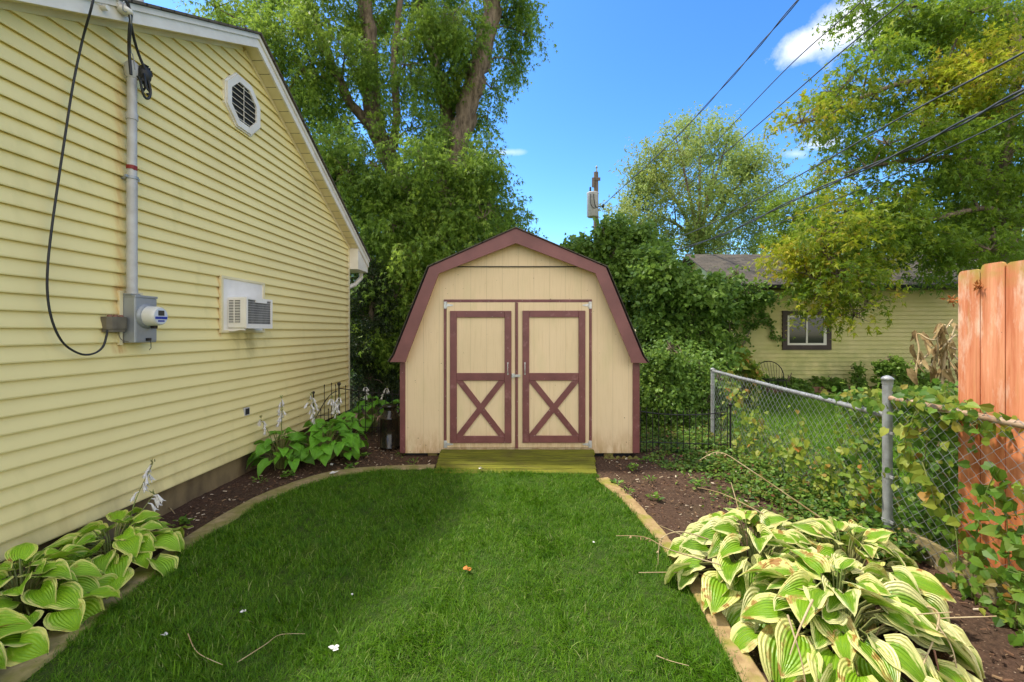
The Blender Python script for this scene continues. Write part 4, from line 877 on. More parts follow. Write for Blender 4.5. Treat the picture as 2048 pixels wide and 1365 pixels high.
# ------------------------------------------------------------------ neighbour house
def neighbour():
    YN = 12.0; h = thing('neighbour_house', (10, YN, 0), 'weathered yellow lap-sided neighbour house with dark shingle roof', 'house')
    X0, X1, ze = 5.62, 19.0, 2.83; m = MB(); e = .1165; z = .06
    wy0, wy1, wz0, wz1 = sx(1563, YN), sx(1660, YN), sz(700, YN), sz(622, YN)
    while z < ze:
        m.add([(X0, YN - .034, z), (X1, YN - .034, z), (X1, YN - .002, z + e + .01), (X0, YN - .002, z + e + .01)], [(0, 1, 2, 3)]); m.add([(X0, YN, z + .012), (X1, YN, z + .012), (X1, YN - .034, z), (X0, YN - .034, z)], [(0, 1, 2, 3)]); z += e
    m.prism([(YN, .05), (YN + 5, .05), (YN + 5, ze), (YN + 2.5, ze + 1.25), (YN, ze)], 'x', X0 + .005, X1); m.build('wall', 'nsiding', h, False)
    m = MB(); m.box(X0 + .01, X1, YN + .01, YN + 4.9, -.1, .05); m.build('foundation', 'foundation', h)
    m = MB(); ov = .38; a, b = YN - ov, YN + 2.5; za, zb_ = ze - .05, H + (V0 - 512) * 14.5 / F
    m.add([(x, y, zz + d) for x in (5.2, X1 + .3) for (y, zz) in ((a, za), (b, zb_)) for d in (0, .05)], [(0, 1, 3, 2), (4, 6, 7, 5), (0, 2, 6, 4), (1, 5, 7, 3), (0, 4, 5, 1), (2, 3, 7, 6)])
    a2 = YN + 5 + ov; m.add([(x, y, zz + d) for x in (5.2, X1 + .3) for (y, zz) in ((a2, za), (b, zb_)) for d in (0, .05)], [(0, 1, 3, 2), (4, 6, 7, 5), (0, 2, 6, 4), (1, 5, 7, 3), (0, 4, 5, 1), (2, 3, 7, 6)])
    m.build('roof', 'shingle', h)
    m = MB(); m.box(5.22, X1 + .3, YN - ov - .11, YN - ov - .002, ze - .09, ze + .01, .01); m.build('gutter', 'darkgap', h)
    m = MB(); m.box(5.22, X1, YN - ov, YN - .02, ze - .1, ze - .06); m.build('soffit', 'browntrim', h)
    cxc, zc = (wy0 + wy1) / 2, (wz0 + wz1) / 2
    m = MB(); t = .13
    for (xa, xb, z0, z1) in ((wy0, wy0 + t, wz0, wz1), (wy1 - t, wy1, wz0, wz1), (wy0 + t, wy1 - t, wz0, wz0 + t), (wy0 + t, wy1 - t, wz1 - t, wz1)): m.box(xa, xb, YN - .065, YN - .0, z0, z1)
    w = m.build('window', 'browntrim', h)
    m = MB(); a0, a1, b0, b1 = wy0 + t, wy1 - t, wz0 + t, wz1 - t; q = .055
    for (xa, xb, z0, z1) in ((a0, a0 + q, b0, b1), (a1 - q * 1.5, a1, b0, b1), (a0 + q, a1 - q * 1.5, b0, b0 + q), (a0 + q, a1 - q * 1.5, b1 - q, b1), ((a0 + a1) / 2 - .025, (a0 + a1) / 2 + .02, b0 + q, b1 - q)): m.box(xa, xb, YN - .058, YN - .04, z0, z1)
    m.build('frame', 'white', w)
    m = MB(); m.box(a0 + .01, a1 - .01, YN - .043, YN - .0405, b0 + .01, b1 - .01); m.build('pane', 'window_glass', w)
    # wire chair
    c = G(1541, 790); c = P(1541, 770, 11.2); c.z = 0
    a = thing('wire_chair', c, 'round-backed dark metal garden chair against the neighbour wall', 'chair'); s = 11.2 / F
    m = MB()
    rim = [c + Vector((math.cos(t) * .40, .05 - math.sin(t) * .15, .62 + .22 * abs(math.sin(t * .5 + .0)) )) for t in [math.pi * k / 14 for k in range(15)]]
    rim = [c + Vector((math.cos(t) * .40, .1, .40 + .42 * math.sin(t))) for t in [math.radians(-25 + 230 * k / 20) for k in range(21)]]
    m.tube(rim, .012, 6)
    for k in range(1, 10): x = -.36 + .08 * k; m.tube([c + Vector((x, .1, .40 + .42 * math.sqrt(max(0, 1 - (x / .4) ** 2)))), c + Vector((x * .7, -.05, .36))], .005, 4)
    m.build('backrest', 'black_iron', a)
    m = MB(); m.tube([c + Vector((.3 * math.cos(t), -.12 + .25 * math.sin(t), .36)) for t in [2 * math.pi * k / 16 for k in range(17)]], .012, 6)
    for k in range(-3, 4): m.tube([c + Vector((k * .08, -.33, .36)), c + Vector((k * .08, .1, .36))], .005, 4)
    m.build('seat', 'black_iron', a)
    for x, y in ((-.22, -.3), (.22, -.3), (-.24, .1), (.24, .1)): MB().tube([c + Vector((x, y, .36)), c + Vector((x * 1.15, y * 1.1, 0))], .011, 6).build('leg', 'black_iron', a)
    # low stone border
    o = MB().box(5.9, 12.0, 11.35, 11.5, -.05, .14, .02).build('garden_border', 'terracotta'); tag(o, 'low reddish border edging the bed under the neighbour wall', 'border')
neighbour()

# ------------------------------------------------------------------ utility pole and wires
def pole_and_wires():
    Yp = 24.0; c = P(1192, 500, Yp); zt = H + (V0 - 345) * Yp / F; a = thing('utility_pole', (c.x, Yp, 0), 'tall wooden utility pole behind the shed roof', 'utility pole')
    m = MB(); m.tube([(c.x, Yp, -.2), (c.x, Yp, zt)], [.19, .125], 12); m.build('pole', 'pole', a)
    m = MB(); m.tube([(c.x + .03, Yp, zt - .1), (c.x + .03, Yp, zt + .28)], .035, 8); m.lathe([(0, .04), (.05, .07), (.1, .05), (.14, .02)], (c.x + .03, Yp, zt + .22), n=10); m.build('pin_insulator', 'galv', a)
    m = MB(); z1 = H + (V0 - 360) * Yp / F; m.box(c.x - .24, c.x + .22, Yp - .16, Yp - .1, z1 - .1, z1 + .08, .01); m.box(c.x - .24, c.x - .12, Yp - .16, Yp - .08, z1 - .45, z1 - .1); m.build('crossarm', 'pole', a)
    m = MB(); z2 = H + (V0 - 413) * Yp / F; m.tube([(c.x, Yp, z2), (c.x + .35, Yp - .05, z2)], .03, 6); m.lathe([(-.12, .02), (-.05, .07), (.02, .07), (.1, .03)], (c.x + .38, Yp - .05, z2), n=8); m.build('side_bracket', 'black_iron', a)
    t = P(1183, 412, Yp - .3); tr = thing('pole_transformer', (t.x, Yp - .35, t.z - .65), 'light grey cylindrical transformer mounted on the utility pole', 'transformer')
    m = MB(); m.lathe([(-.65, .27), (-.62, .31), (.58, .31), (.62, .33), (.66, .32), (.7, .2)], (t.x + .05, Yp - .42, t.z), n=20); m.build('tank', 'mast', tr)
    m = MB(); m.lathe([(.7, .03), (.75, .06), (.85, .05), (.95, .05), (1.0, .02)], (t.x - .08, Yp - .42, t.z), n=8); m.build('bushing', 'black_iron', tr)
    m = MB(); m.tube(catmull([(t.x - .12, Yp - .76, t.z + .5), (t.x - .12, Yp - .78, t.z + .0), (t.x + .05, Yp - .76, t.z - .25), (t.x + .3, Yp - .6, t.z - .15)], 5), .02, 5); m.tube(catmull([(t.x + .05, Yp - .76, t.z + .5), (t.x + .1, Yp - .78, t.z + .0), (t.x + .2, Yp - .72, t.z - .2), (t.x + .35, Yp - .5, t.z - .1)], 5), .02, 5); m.build('lead', 'black_iron', tr)
    W = [([(1597, 0), (1457, 162), (1338.5, 289), (1229, 390)], 8.7, 9.0, .016, 'twisted pair of black wires, topmost overhead line reaching the utility pole', True),
         ([(1727, 0), (1575, 136), (1431, 285), (1312, 403)], 8.0, 8.2, .013, 'thin overhead wire crossing the white cloud, second line from the top', False),
         ([(1810, 0), (1667, 118), (1496, 267), (1325, 412)], 7.4, 7.8, .015, 'overhead wire brushing the left edge of the maple crown, third line from the top', False),
         ([(2048, 105), (1808, 232), (1615, 342), (1413, 452), (1281.5, 504)], 4.6, 5.1, .013, 'overhead wire entering at the right edge above the thick bundle', False),
         ([(2048, 182), (1808, 302.6), (1588, 401), (1435, 473.6), (1321, 511)], 4.2, 4.7, .018, 'thick bundled grey overhead cable crossing the maple leaves', True),
         ([(2048, 223.6), (1895, 298), (1720, 379), (1588, 434), (1378, 522)], 3.9, 4.3, .009, 'lowest thin overhead wire running toward the neighbour roof', False)]
    for (uv, za, zb_, r, lab, tw) in W:
        pts = []; n = len(uv)
        for i, (u, v) in enumerate(uv):
            z = za + (zb_ - za) * i / (n - 1); Y = (z - H) * F / (V0 - v); pts.append(P(u, v, Y))
        d = pts[0] - pts[1]; pts = [pts[0] + d * .9 + Vector((0, 0, .05))] + pts; d2 = pts[-1] - pts[-2]; pts.append(pts[-1] + d2 * .5)
        cs = catmull(pts, 14); m = MB()
        if tw:
            for ph in (0, math.pi): m.tube([p + Vector((math.cos(ph + i * .55) * r, 0, math.sin(ph + i * .55) * r)) * 1.1 for i, p in enumerate(cs)], r * .8, 5)
        else: m.tube(cs, r, 5)
        tag(m.build('overhead_wire', 'wire'), lab, 'wire')
pole_and_wires()

# ------------------------------------------------------------------ trees
def rot_rand(rng, N): return nrm(rng.normal(0, 1, (N, 3)))
def tree(name, label, cat, base, limbs, clumps, mat, lsize, T=T_LOBED, FA=F_LOBED, droop=.5, seed=1, sub=9, spread=.42, sprL=.5, m=9, group=None, bark='bark', twigs=True, up=0.0, crown='crown', clear=()):
    """limbs: (points, r0, r1). clumps: (centre, radii, number of sprigs, tint)"""
    rng = np.random.default_rng(seed); h = thing(name, base, label, cat, group)
    tm = MB(); nodes = []
    for pts, r0, r1 in limbs:
        cs = catmull(pts, 6); k = len(cs); cs = [c + Vector(rng.normal(0, r0 * .12, 3)) for c in cs]
        tm.tube(cs, [r0 + (r1 - r0) * i / (k - 1) for i in range(k)], 10); nodes += [(c, r0 + (r1 - r0) * i / (k - 1)) for i, c in enumerate(cs)]
    NP = np.array([tuple(n[0]) for n in nodes]) if nodes else None
    pos_all, dir_all, tint_all, sub_r = [], [], [], []
    for (c, rad, ns, ti) in clumps:
        c = np.array(c); rad = np.array(rad)
        if NP is not None:
            dd = np.linalg.norm(NP - c, axis=1) + np.maximum(0, NP[:, 2] - c[2] + .3) * .8; k = int(dd.argmin()); st = Vector(NP[k]); en = Vector(c)
            mid = (st + en) / 2 + Vector((0, 0, .12 * (en - st).length)); r0 = min(nodes[k][1] * .6, .02 + .028 * float(rad.mean()))
            br = catmull([st, mid, en], 5); tm.tube(br, [r0 + (.012 - r0) * i / (len(br) - 1) for i in range(len(br))], 6)
        sc = c + nrm(rng.normal(0, 1, (sub, 3))) * rad * (rng.random((sub, 1)) ** .45) * .92
        if NP is not None and twigs:
            for q in sc:
                a = Vector(c); b = Vector(q); md = (a + b) / 2 + Vector(rng.normal(0, .08, 3)) + Vector((0, 0, .06)); tm.tube([a, md, b], [.014, .009, .004], 4, cap=False)
        w = rng.integers(0, sub, ns); p = sc[w] + rng.normal(0, 1, (ns, 3)) * rad * spread * .55
        # taper clusters below: leaves hang in layers
        out = nrm((p - c) / rad + 1e-6)
        d = nrm(out * .8 + rng.normal(0, .6, (ns, 3)) + np.array([0, 0, -droop + up]))
        keep = np.ones(len(p), bool)
        for (a, b, rad_) in clear:                     # gaps where the limb shows bare
            a, b = np.array(a), np.array(b); t_ = np.clip(((p - a) @ (b - a)) / ((b - a) @ (b - a)), 0, 1); q_ = a + t_[:, None] * (b - a); dxz = np.hypot(p[:, 0] - q_[:, 0] * p[:, 1] / q_[:, 1], (p[:, 2] - H) - (q_[:, 2] - H) * p[:, 1] / q_[:, 1])
            keep &= ~((dxz < rad_) & (p[:, 1] < q_[:, 1] + .3) & (rng.random(len(p)) < .93))
        tn = np.clip(ti + rng.normal(0, .16, sub)[w] + rng.normal(0, .05, ns), 0, 1.2); sr = rng.normal(0, .13, sub)[w]
        pos_all.append(p[keep]); dir_all.append(d[keep]); tint_all.append(tn[keep]); sub_r.append(sr[keep])
    p = np.vstack(pos_all); d = np.vstack(dir_all); ti = np.concatenate(tint_all); ns = len(p)
    t = np.tile(np.linspace(.1, 1, m), ns); pr = np.repeat(p, m, 0); dr = np.repeat(d, m, 0); L = np.repeat(rng.uniform(.6, 1.3, ns) * sprL, m)
    pos = pr + dr * (t * L)[:, None] + np.array([0, 0, -1]) * (droop * .35 * t * t * L)[:, None] + rng.normal(0, lsize * .35, pr.shape)
    N = len(pos); side = rng.normal(0, 1, (N, 3)); fwd = nrm(dr * .5 + side * .7 + np.array([0, 0, -droop]))
    nor = nrm(rng.normal(0, .55, (N, 3)) + np.array([0, 0, 1.0])) 
    sz_ = lsize * rng.uniform(.6, 1.3, N)
    rn = np.clip(np.repeat(rng.normal(.48, .17, ns) + np.concatenate(sub_r), m) + rng.normal(0, .16, N), 0, 1)
    if tm.v: tm.build('trunk', bark, h, False)
    cloud(crown, mat, h, T, FA, pos, fwd, nor, sz_, rnd=rn, tint=np.repeat(ti, m), rng=rng)
    return h
def C(u, v, Y, rx, ry, rz, n, ti=0.2): return (tuple(P(u, v, Y)), (rx, ry, rz), n, ti)

def big_tree():
    Yt = 12.0
    limbs = [([P(868, 740, Yt), P(866, 600, Yt), P(872, 470, Yt), P(890, 380, Yt)], .46, .40),
             ([P(890, 400, Yt), P(912, 300, Yt), P(940, 205, Yt), P(965, 110, Yt), P(987, 0, Yt), P(1000, -130, Yt)], .34, .22),
             ([P(885, 400, Yt), P(893, 300, Yt + .3), P(893, 215, Yt + .5), P(870, 120, Yt + .9), P(840, 0, Yt + 1), P(830, -120, Yt + 1)], .27, .12),
             ([P(872, 520, Yt), P(820, 400, Yt + .2), P(768, 290, Yt + .3), P(742, 190, Yt + .2), P(735, 60, Yt), P(725, -120, Yt)], .33, .17),
             ([P(780, 320, Yt), P(792, 240, Yt - .4), P(788, 120, Yt - .4), P(800, 0, Yt - .3)], .12, .07),
             ([P(760, 270, Yt), P(690, 190, Yt - .4), P(640, 60, Yt - .2), P(600, -60, Yt)], .15, .07),
             ([P(830, 420, Yt), P(720, 380, Yt - .6), P(620, 280, Yt - 1), P(540, 120, Yt - .6)], .14, .05),
             ([P(880, 440, Yt), P(930, 400, Yt - 1), P(980, 410, Yt - 1.6)], .12, .04)]
    cl = []
    rr = random.Random(7)
    # (u, v, sprigs, tint)
    pts = [(430, 15, .45), (480, 35, .4), (545, 20, .35), (600, 60, .3), (560, 100, .45), (610, 140, .3), (655, 40, .2), (690, 110, .2), (640, 205, .15), (585, 190, .3), (720, 30, .2), (770, 70, .15), (810, 130, .15), (850, 60, .25), (905, 30, .4),
           (745, 150, .15), (700, 250, .1), (660, 290, .15), (760, 330, .1), (820, 260, .1), (855, 190, .15), (900, 140, .2), (915, 220, .2), (940, 90, .25), (680, 360, .1), (740, 410, .05), (800, 380, .1), (850, 330, .1), (905, 330, .15), (935, 385, .1),
           (780, 470, .05), (840, 440, .1), (890, 440, .1), (940, 450, .3), (985, 440, .45), (1010, 455, .5), (730, 480, .05), (770, 540, .0), (820, 530, .05), (860, 500, .1), (910, 490, .1), (965, 480, .2), (745, 600, 0), (800, 600, .0), (845, 590, .0), (790, 660, 0), (830, 680, 0), (760, 690, 0), (720, 545, 0),
           (1010, 40, .15), (1040, 20, .15), (1050, 70, .1), (1020, 120, .15), (985, 180, .15), (975, 240, .15), (940, 300, .15), (950, 340, .1), (870, 10, .3), (800, 15, .25), (975, 90, .25), (620, 120, .3), (655, 350, .1)]
    for (u, v, ti) in pts:
        Yc = Yt + rr.uniform(-1.6, 1.5)
        edge = u > 965 and v < 400; s = .55 if edge else 1.0
        n = int((85 if edge else 215) * rr.uniform(.6, 1.35)); Yc = Yt + .6 if edge else Yc
        cl.append(C(u, v, Yc, .75 * s, .8 * s, .7 * s, n, ti))
        if v > 300 and u < 960: cl.append(C(u + rr.uniform(-30, 30), v + rr.uniform(-20, 20), Yt - 1.9 + rr.uniform(-.6, .3), .65, .6, .5, 150, ti + .05))
    for (u, v) in ((560, -60), (640, -90), (720, -60), (800, -90), (880, -60), (960, -70), (1030, -50), (760, -180), (860, -190), (950, -190), (660, -190), (820, -280), (920, -280), (740, -280)): cl.append(C(u, v, Yt + rr.uniform(-1.2, 1.2), 1.1, 1.1, 1.0, 230, .2))
    tree('silver_maple', 'huge leafy maple with leaning bare trunk rising between the yellow house and shed', 'tree', tuple(P(868, 0, Yt).xy) + (0,), limbs, cl, 'lf_big', .105, droop=.75, seed=21, sub=9, spread=.36, sprL=.48, m=10, clear=[(tuple(P(912, 300, Yt)), tuple(P(940, 205, Yt)), .34), (tuple(P(940, 205, Yt)), tuple(P(965, 110, Yt)), .34), (tuple(P(965, 110, Yt)), tuple(P(987, 0, Yt)), .36), (tuple(P(893, 280, Yt + .3)), tuple(P(893, 215, Yt + .5)), .12), (tuple(P(768, 290, Yt)), tuple(P(742, 190, Yt)), .12)])
big_tree()

def right_maple():
    bx = 11.5; Yt = 10.5
    def Q(u, v, Y): return P(u, v, Y)
    limbs = [([(bx, Yt, -.2), (bx, Yt, 2.5), (bx - .2, Yt, 4.6)], .42, .34),
             ([(bx - .1, Yt, 4.2), Q(1960, 330, 10.3), Q(1850, 320, 10), Q(1760, 330, 9.8), Q(1690, 345, 9.6)], .11, .015),
             ([(bx - .2, Yt, 4.4), Q(2000, 200, 10.3), Q(1860, 165, 10.1), Q(1760, 180, 10), Q(1650, 235, 9.9), Q(1600, 245, 9.9)], .10, .012),
             ([(bx - .2, Yt, 4.5), Q(2030, 60, 10.5), Q(1900, 20, 10.5), Q(1780, 10, 10.3)], .12, .03),
             ([(bx, Yt, 3.2), Q(1990, 420, 9.9), Q(1860, 440, 9.6), Q(1740, 450, 9.4), Q(1640, 500, 9.3)], .08, .02),
             ([(bx, Yt, 3.0), Q(2020, 480, 10), Q(1920, 490, 9.8), Q(1880, 540, 9.7)], .1, .02)]
    rr = random.Random(5); cl = []  # high tints paint the sunlit yellow parts of the crown, plus turning leaves
    pts = [(1735, 20, .1, 1), (1770, 70, .1, 1), (1745, 110, .2, .7), (1820, 40, .1, 1.2), (1880, 60, .25, 1.1), (1940, 30, .15, 1.2), (2010, 40, .35, 1.2), (1850, 110, .35, 1), (1930, 110, .75, 1.1), (2010, 110, .8, 1.2), (1970, 160, .85, 1.1), (1890, 170, .7, 1), (2035, 180, .7, 1),
           (1800, 215, .45, .9), (1760, 200, .2, .8), (1700, 170, .4, .7), (1665, 185, .35, .7), (1720, 235, .25, .7), (1640, 225, .65, .45), (1598, 243, .8, .35), (1670, 255, .4, .5), (1850, 250, .35, 1), (1920, 230, .65, 1.1), (2000, 240, .4, 1.2), (1900, 300, .15, 1.1), (1970, 310, .1, 1.2), (2040, 300, .1, 1.2), (1820, 300, .15, .8), (1770, 290, .2, .6), (1690, 305, .3, .35), (1735, 315, .3, .4),
           (1850, 360, .1, 1), (1930, 370, .05, 1.2), (2010, 370, .05, 1.3), (1780, 370, .2, .7), (1700, 355, .4, .35), (1655, 345, .4, .2), (1740, 400, .3, .8), (1680, 415, .4, .8), (1820, 420, .25, 1.1), (1900, 430, .15, 1.2), (1980, 440, .1, 1.3), (2040, 420, .05, 1.2),
           (1640, 460, .6, 1), (1700, 470, .4, 1.2), (1760, 470, .3, 1.2), (1830, 480, .15, 1.2), (1610, 500, .75, .9), (1660, 520, .5, 1.1), (1720, 520, .3, 1.2), (1590, 530, .8, .6), (1620, 555, .75, .7), (1680, 555, .45, .8), (1730, 550, .35, .6), (1640, 590, .65, .4), (1690, 592, .5, .4), (1665, 622, .6, .3), (1705, 632, .6, .12), (1735, 612, .5, .15),
           (1880, 500, .1, 1), (1930, 520, .05, 1), (1880, 545, .1, .3), (1980, 500, .05, 1), (2030, 510, .05, 1)]
    for (u, v, ti, k) in pts:
        Yc = (9.4 if v > 390 else 10.0) + rr.uniform(-.8, 1.0); s = (.42 + .16 * k); cl.append(C(u + rr.uniform(-6, 6), v + rr.uniform(-5, 5), Yc, s * 1.25, s * 1.2, s * .55, int(125 * k), ti))
        if k >= 1.1 and v < 440: cl.append(C(u + rr.uniform(-30, 30), v + rr.uniform(-15, 15), 11.5 + rr.uniform(-.3, .8), .9, .7, .6, 150, ti * .5))
    tree('turning_maple', 'large maple with yellowing and sunlit-yellow tinted leaves overhanging from the right side', 'tree', (bx, Yt, 0), limbs, cl, 'lf_map', .118, droop=.35, seed=33, sub=10, sprL=.34, m=7)
right_maple()

def other_trees():
    # distant open tree in the middle
    Y = 28; limbs = [([(P(1400, 0, Y).x, Y, -.2), P(1400, 560, Y), P(1398, 470, Y)], .4, .3)]
    for (u, v) in ((1300, 330), (1350, 270), (1400, 260), (1455, 280), (1510, 330), (1290, 420), (1530, 400), (1430, 330), (1370, 350)): limbs.append(([P(1398, 500, Y), P((1398 * 2 + u) / 3, (480 * 2 + v) / 3 - 5, Y), P(u, v, Y)], .17, .03))
    cl = []; rr = random.Random(9)
    for (u, v) in ((1375, 275), (1402, 262), (1430, 285), (1350, 300), (1460, 300), (1320, 330), (1290, 345), (1485, 325), (1515, 330), (1405, 320), (1370, 335), (1440, 340), (1310, 375), (1275, 385), (1480, 370), (1530, 365), (1350, 380), (1400, 380), (1440, 390), (1260, 420), (1300, 425), (1345, 425), (1395, 430), (1445, 430), (1490, 415), (1530, 410), (1245, 455), (1290, 465), (1340, 470), (1390, 475), (1440, 475), (1485, 460), (1525, 455), (1415, 505), (1470, 500), (1520, 500), (1340, 500), (1290, 500), (1240, 490)):
        cl.append(C(u + rr.uniform(-6, 6), v, Y + rr.uniform(-2.5, 2.5), 1.15, 1.1, 1.0, 105, (.8 if u < 1360 else .4)))
    tree('distant_tree', 'airy pale green tree far behind, centred above the neighbour roof left end', 'tree', (P(1400, 0, Y).x, Y, 0), limbs, cl, 'lf_far', .22, T=T_LANCE, FA=F_ONE, droop=.1, up=.8, seed=5, sub=9, sprL=.95, m=11)
    # lime green tree behind roof
    Y = 24; cl = [C(u, v, Y, 1.0, 1.0, .8, 170, .3) for (u, v) in ((1560, 430), (1585, 410), (1610, 395), (1570, 470), (1600, 450), (1640, 420), (1545, 500), (1590, 500), (1630, 480), (1660, 450))]
    tree('lime_tree', 'bright lime green tree peeking over the neighbour roof ridge', 'tree', (P(1600, 0, Y).x, Y, 0), [([(P(1600, 0, Y).x, Y, -.1), P(1600, 560, Y), P(1598, 450, Y)], .25, .1)], cl, 'lf_lime', .17, T=T_LANCE, FA=F_ONE, droop=.2, seed=6, sub=6, sprL=.7, m=8)
    for (uc, Y, lab, pp, sd) in ((1960, 22, 'grey-green tree behind the neighbour roof at the far right', ((1700, 500), (1760, 480), (1830, 490), (1860, 450), (1900, 470), (1940, 500), (1960, 440), (2000, 470), (2040, 450), (2040, 500), (1800, 500), (1900, 510), (2100, 470), (2000, 520)), 7),):
        cl = [C(u, v, Y, 1.2, 1.2, 1.0, 170, .2) for (u, v) in pp]
        tree('rear_tree', lab, 'tree', (P(uc, 0, Y).x, Y, 0), [([(P(uc, 0, Y).x, Y, -.1), P(uc, 560, Y), P(uc, 450, Y)], .25, .1)], cl, 'lf_far', .16, T=T_LANCE, FA=F_ONE, droop=.2, seed=sd, sub=7, sprL=.6, m=8)
    # dark arborvitae between house and shed
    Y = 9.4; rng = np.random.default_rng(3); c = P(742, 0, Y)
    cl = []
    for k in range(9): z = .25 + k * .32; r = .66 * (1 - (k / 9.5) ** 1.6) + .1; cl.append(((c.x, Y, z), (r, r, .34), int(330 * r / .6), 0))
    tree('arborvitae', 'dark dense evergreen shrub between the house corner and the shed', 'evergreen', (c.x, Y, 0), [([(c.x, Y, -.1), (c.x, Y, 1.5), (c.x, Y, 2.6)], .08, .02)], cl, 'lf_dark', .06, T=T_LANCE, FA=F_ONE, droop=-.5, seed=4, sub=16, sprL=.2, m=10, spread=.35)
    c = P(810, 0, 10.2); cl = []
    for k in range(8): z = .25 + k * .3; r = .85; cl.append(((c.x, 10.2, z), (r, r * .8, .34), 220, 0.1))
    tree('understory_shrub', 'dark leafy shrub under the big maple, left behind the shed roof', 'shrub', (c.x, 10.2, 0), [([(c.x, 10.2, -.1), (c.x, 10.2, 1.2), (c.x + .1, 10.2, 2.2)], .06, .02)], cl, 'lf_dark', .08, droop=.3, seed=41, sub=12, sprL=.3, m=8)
    # hedge row far behind left
    c = P(640, 0, 15); cl = [((-6.5 + 1.3 * k, 15.5, .8 + .9 * (j % 3)), (.9, .8, .75), 90, .1) for k in range(6) for j in range(3)]
    tree('rear_hedge', 'tall dim hedge far behind the gap beside the house corner', 'hedge', (-3.5, 15.5, 0), [([(-3.5, 15.5, -.1), (-3.5, 15.5, 2)], .1, .04)], cl, 'lf_dark', .13, T=T_LANCE, FA=F_ONE, droop=.3, seed=42, sub=8, sprL=.5, m=9)
    cl = [((-.6 + 1.3 * k, 14.5, .7 + .85 * j), (.95, .7, .7), 110, .1) for k in range(5) for j in range(3)]
    tree('rear_hedge', 'dim leafy hedge far behind the shed and right-hand shrubs', 'hedge', (2, 14.5, 0), [([(2, 14.5, -.1), (2, 14.5, 1.8)], .1, .04)], cl, 'lf_shrub', .12, droop=.3, seed=43, sub=8, sprL=.5, m=8)
    # shrubs right of the shed
    def bush(uc, Y, pp, lab, sd, mat='lf_shrub', ls=.085, ti=.2, r=.5, n=110, dr=.3, T=T_HEART, FA=F_HEART, name='leafy_shrub'):
        x = P(uc, 0, Y).x; cl = [C(u, v, Y + (hash((u, v)) % 7 - 3) * .1, r * s, r * s, r * .8 * s, int(1.5 * n * s * s), t) for (u, v, s, t) in pp]
        vb = min(p[1] for p in pp); limbs = [([(x, Y, -.1), P(uc, (662 + 800) / 2, Y) if False else (x, Y, .6), tuple(P(uc, vb + 60, Y))], .05, .02), ([(x + .05, Y, .2), tuple(P(uc - 50, vb + 110, Y + .2))], .035, .012), ([(x - .05, Y, .2), tuple(P(uc + 50, vb + 110, Y - .2))], .035, .012)]
        return tree(name, lab, 'shrub', (x, Y, 0), limbs, cl, mat, ls, T=T, FA=FA, droop=dr, seed=sd, sub=9, sprL=.28, m=7, crown='foliage')
    bush(1215, 11.5, [(1160, 500, .8, .6), (1190, 495, .9, .6), (1225, 510, 1, .5), (1255, 500, .9, .5), (1285, 480, .9, .6), (1215, 540, 1, .2), (1260, 550, 1.1, .2), (1290, 530, 1, .4), (1240, 580, 1.1, .1), (1290, 600, 1.2, 0), (1240, 620, 1, 0), (1150, 510, .6, .5), (1210, 470, .6, .7), (1240, 460, .7, .7), (1320, 500, .9, .6)], 'tall leafy shrub rising just right of the shed roof', 61, ls=.10, n=140)
    bush(1330, 9.6, [(1310, 545, .9, .4), (1340, 548, .8, .5), (1370, 565, .6, .4), (1320, 580, 1.1, .2), (1365, 590, 1, .3), (1400, 590, .9, .2), (1330, 630, 1.1, 0), (1380, 640, 1, .1), (1300, 660, 1, 0), (1345, 680, 1.1, 0), (1400, 670, .9, 0), (1300, 610, 1, .1), (1420, 610, .8, .1), (1320, 730, 1.2, 0), (1370, 730, 1.1, 0), (1420, 700, .8, 0), (1290, 720, 1, 0)], 'dark green shrub mass between the shed and the neighbour house', 62, ls=.095, n=150)
    bush(1360, 7.6, [(1330, 740, 1, .3), (1370, 725, 1, .35), (1400, 750, .9, .35), (1350, 775, 1, .2), (1395, 790, .9, .2), (1325, 800, 1, .1), (1365, 820, 1, .1), (1410, 830, .9, .1), (1345, 700, .6, .4), (1300, 770, .8, .1), (1310, 840, 1, 0), (1370, 860, 1, 0), (1415, 780, .7, .4), (1435, 800, .6, .4), (1440, 760, .5, .5), (1430, 840, .7, .3), (1450, 860, .6, .2)], 'fine-leaved green bush behind the dark picket fence, beside the shed', 63, ls=.055, n=170, r=.34)
    bush(1450, 11.2, [(1430, 585, .7, .3), (1465, 588, .6, .3), (1500, 590, .5, .3), (1440, 612, .8, .1), (1470, 600, .7, .1), (1520, 585, .5, .2), (1440, 640, .8, 0), (1460, 660, .6, 0), (1450, 700, .8, 0), (1430, 740, .8, 0), (1470, 552, .3, .5), (1455, 560, .3, .5)], 'ivy-like climber covering the left end of the neighbour house', 64, ls=.085, n=150, dr=.5)
    # creeping stems on the wall
    Yw = 11.93; h = thing('wall_vine', (6.5, Yw, 1.5), 'dark creeping vine stems straggling across the neighbour wall', 'vine'); m = MB(); rr = random.Random(8); lp = []
    for path in ([(1500, 590), (1530, 605), (1522, 630), (1540, 640)], [(1480, 650), (1510, 652), (1540, 645), (1545, 670), (1560, 680)], [(1490, 600), (1495, 640), (1492, 670), (1495, 685)], [(1470, 600), (1520, 600), (1535, 585)], [(1525, 610), (1515, 640), (1500, 650)]):
        cs = catmull([P(u, v, Yw) for u, v in path], 10); m.tube(cs, .008, 4); lp += [c + Vector((rr.gauss(0, .06), -.03, rr.gauss(0, .06))) for c in cs for _ in range(3)]
    m.build('stems', 'bark', h); lp = np.array([tuple(c) for c in lp]); N = len(lp); rng = np.random.default_rng(4)
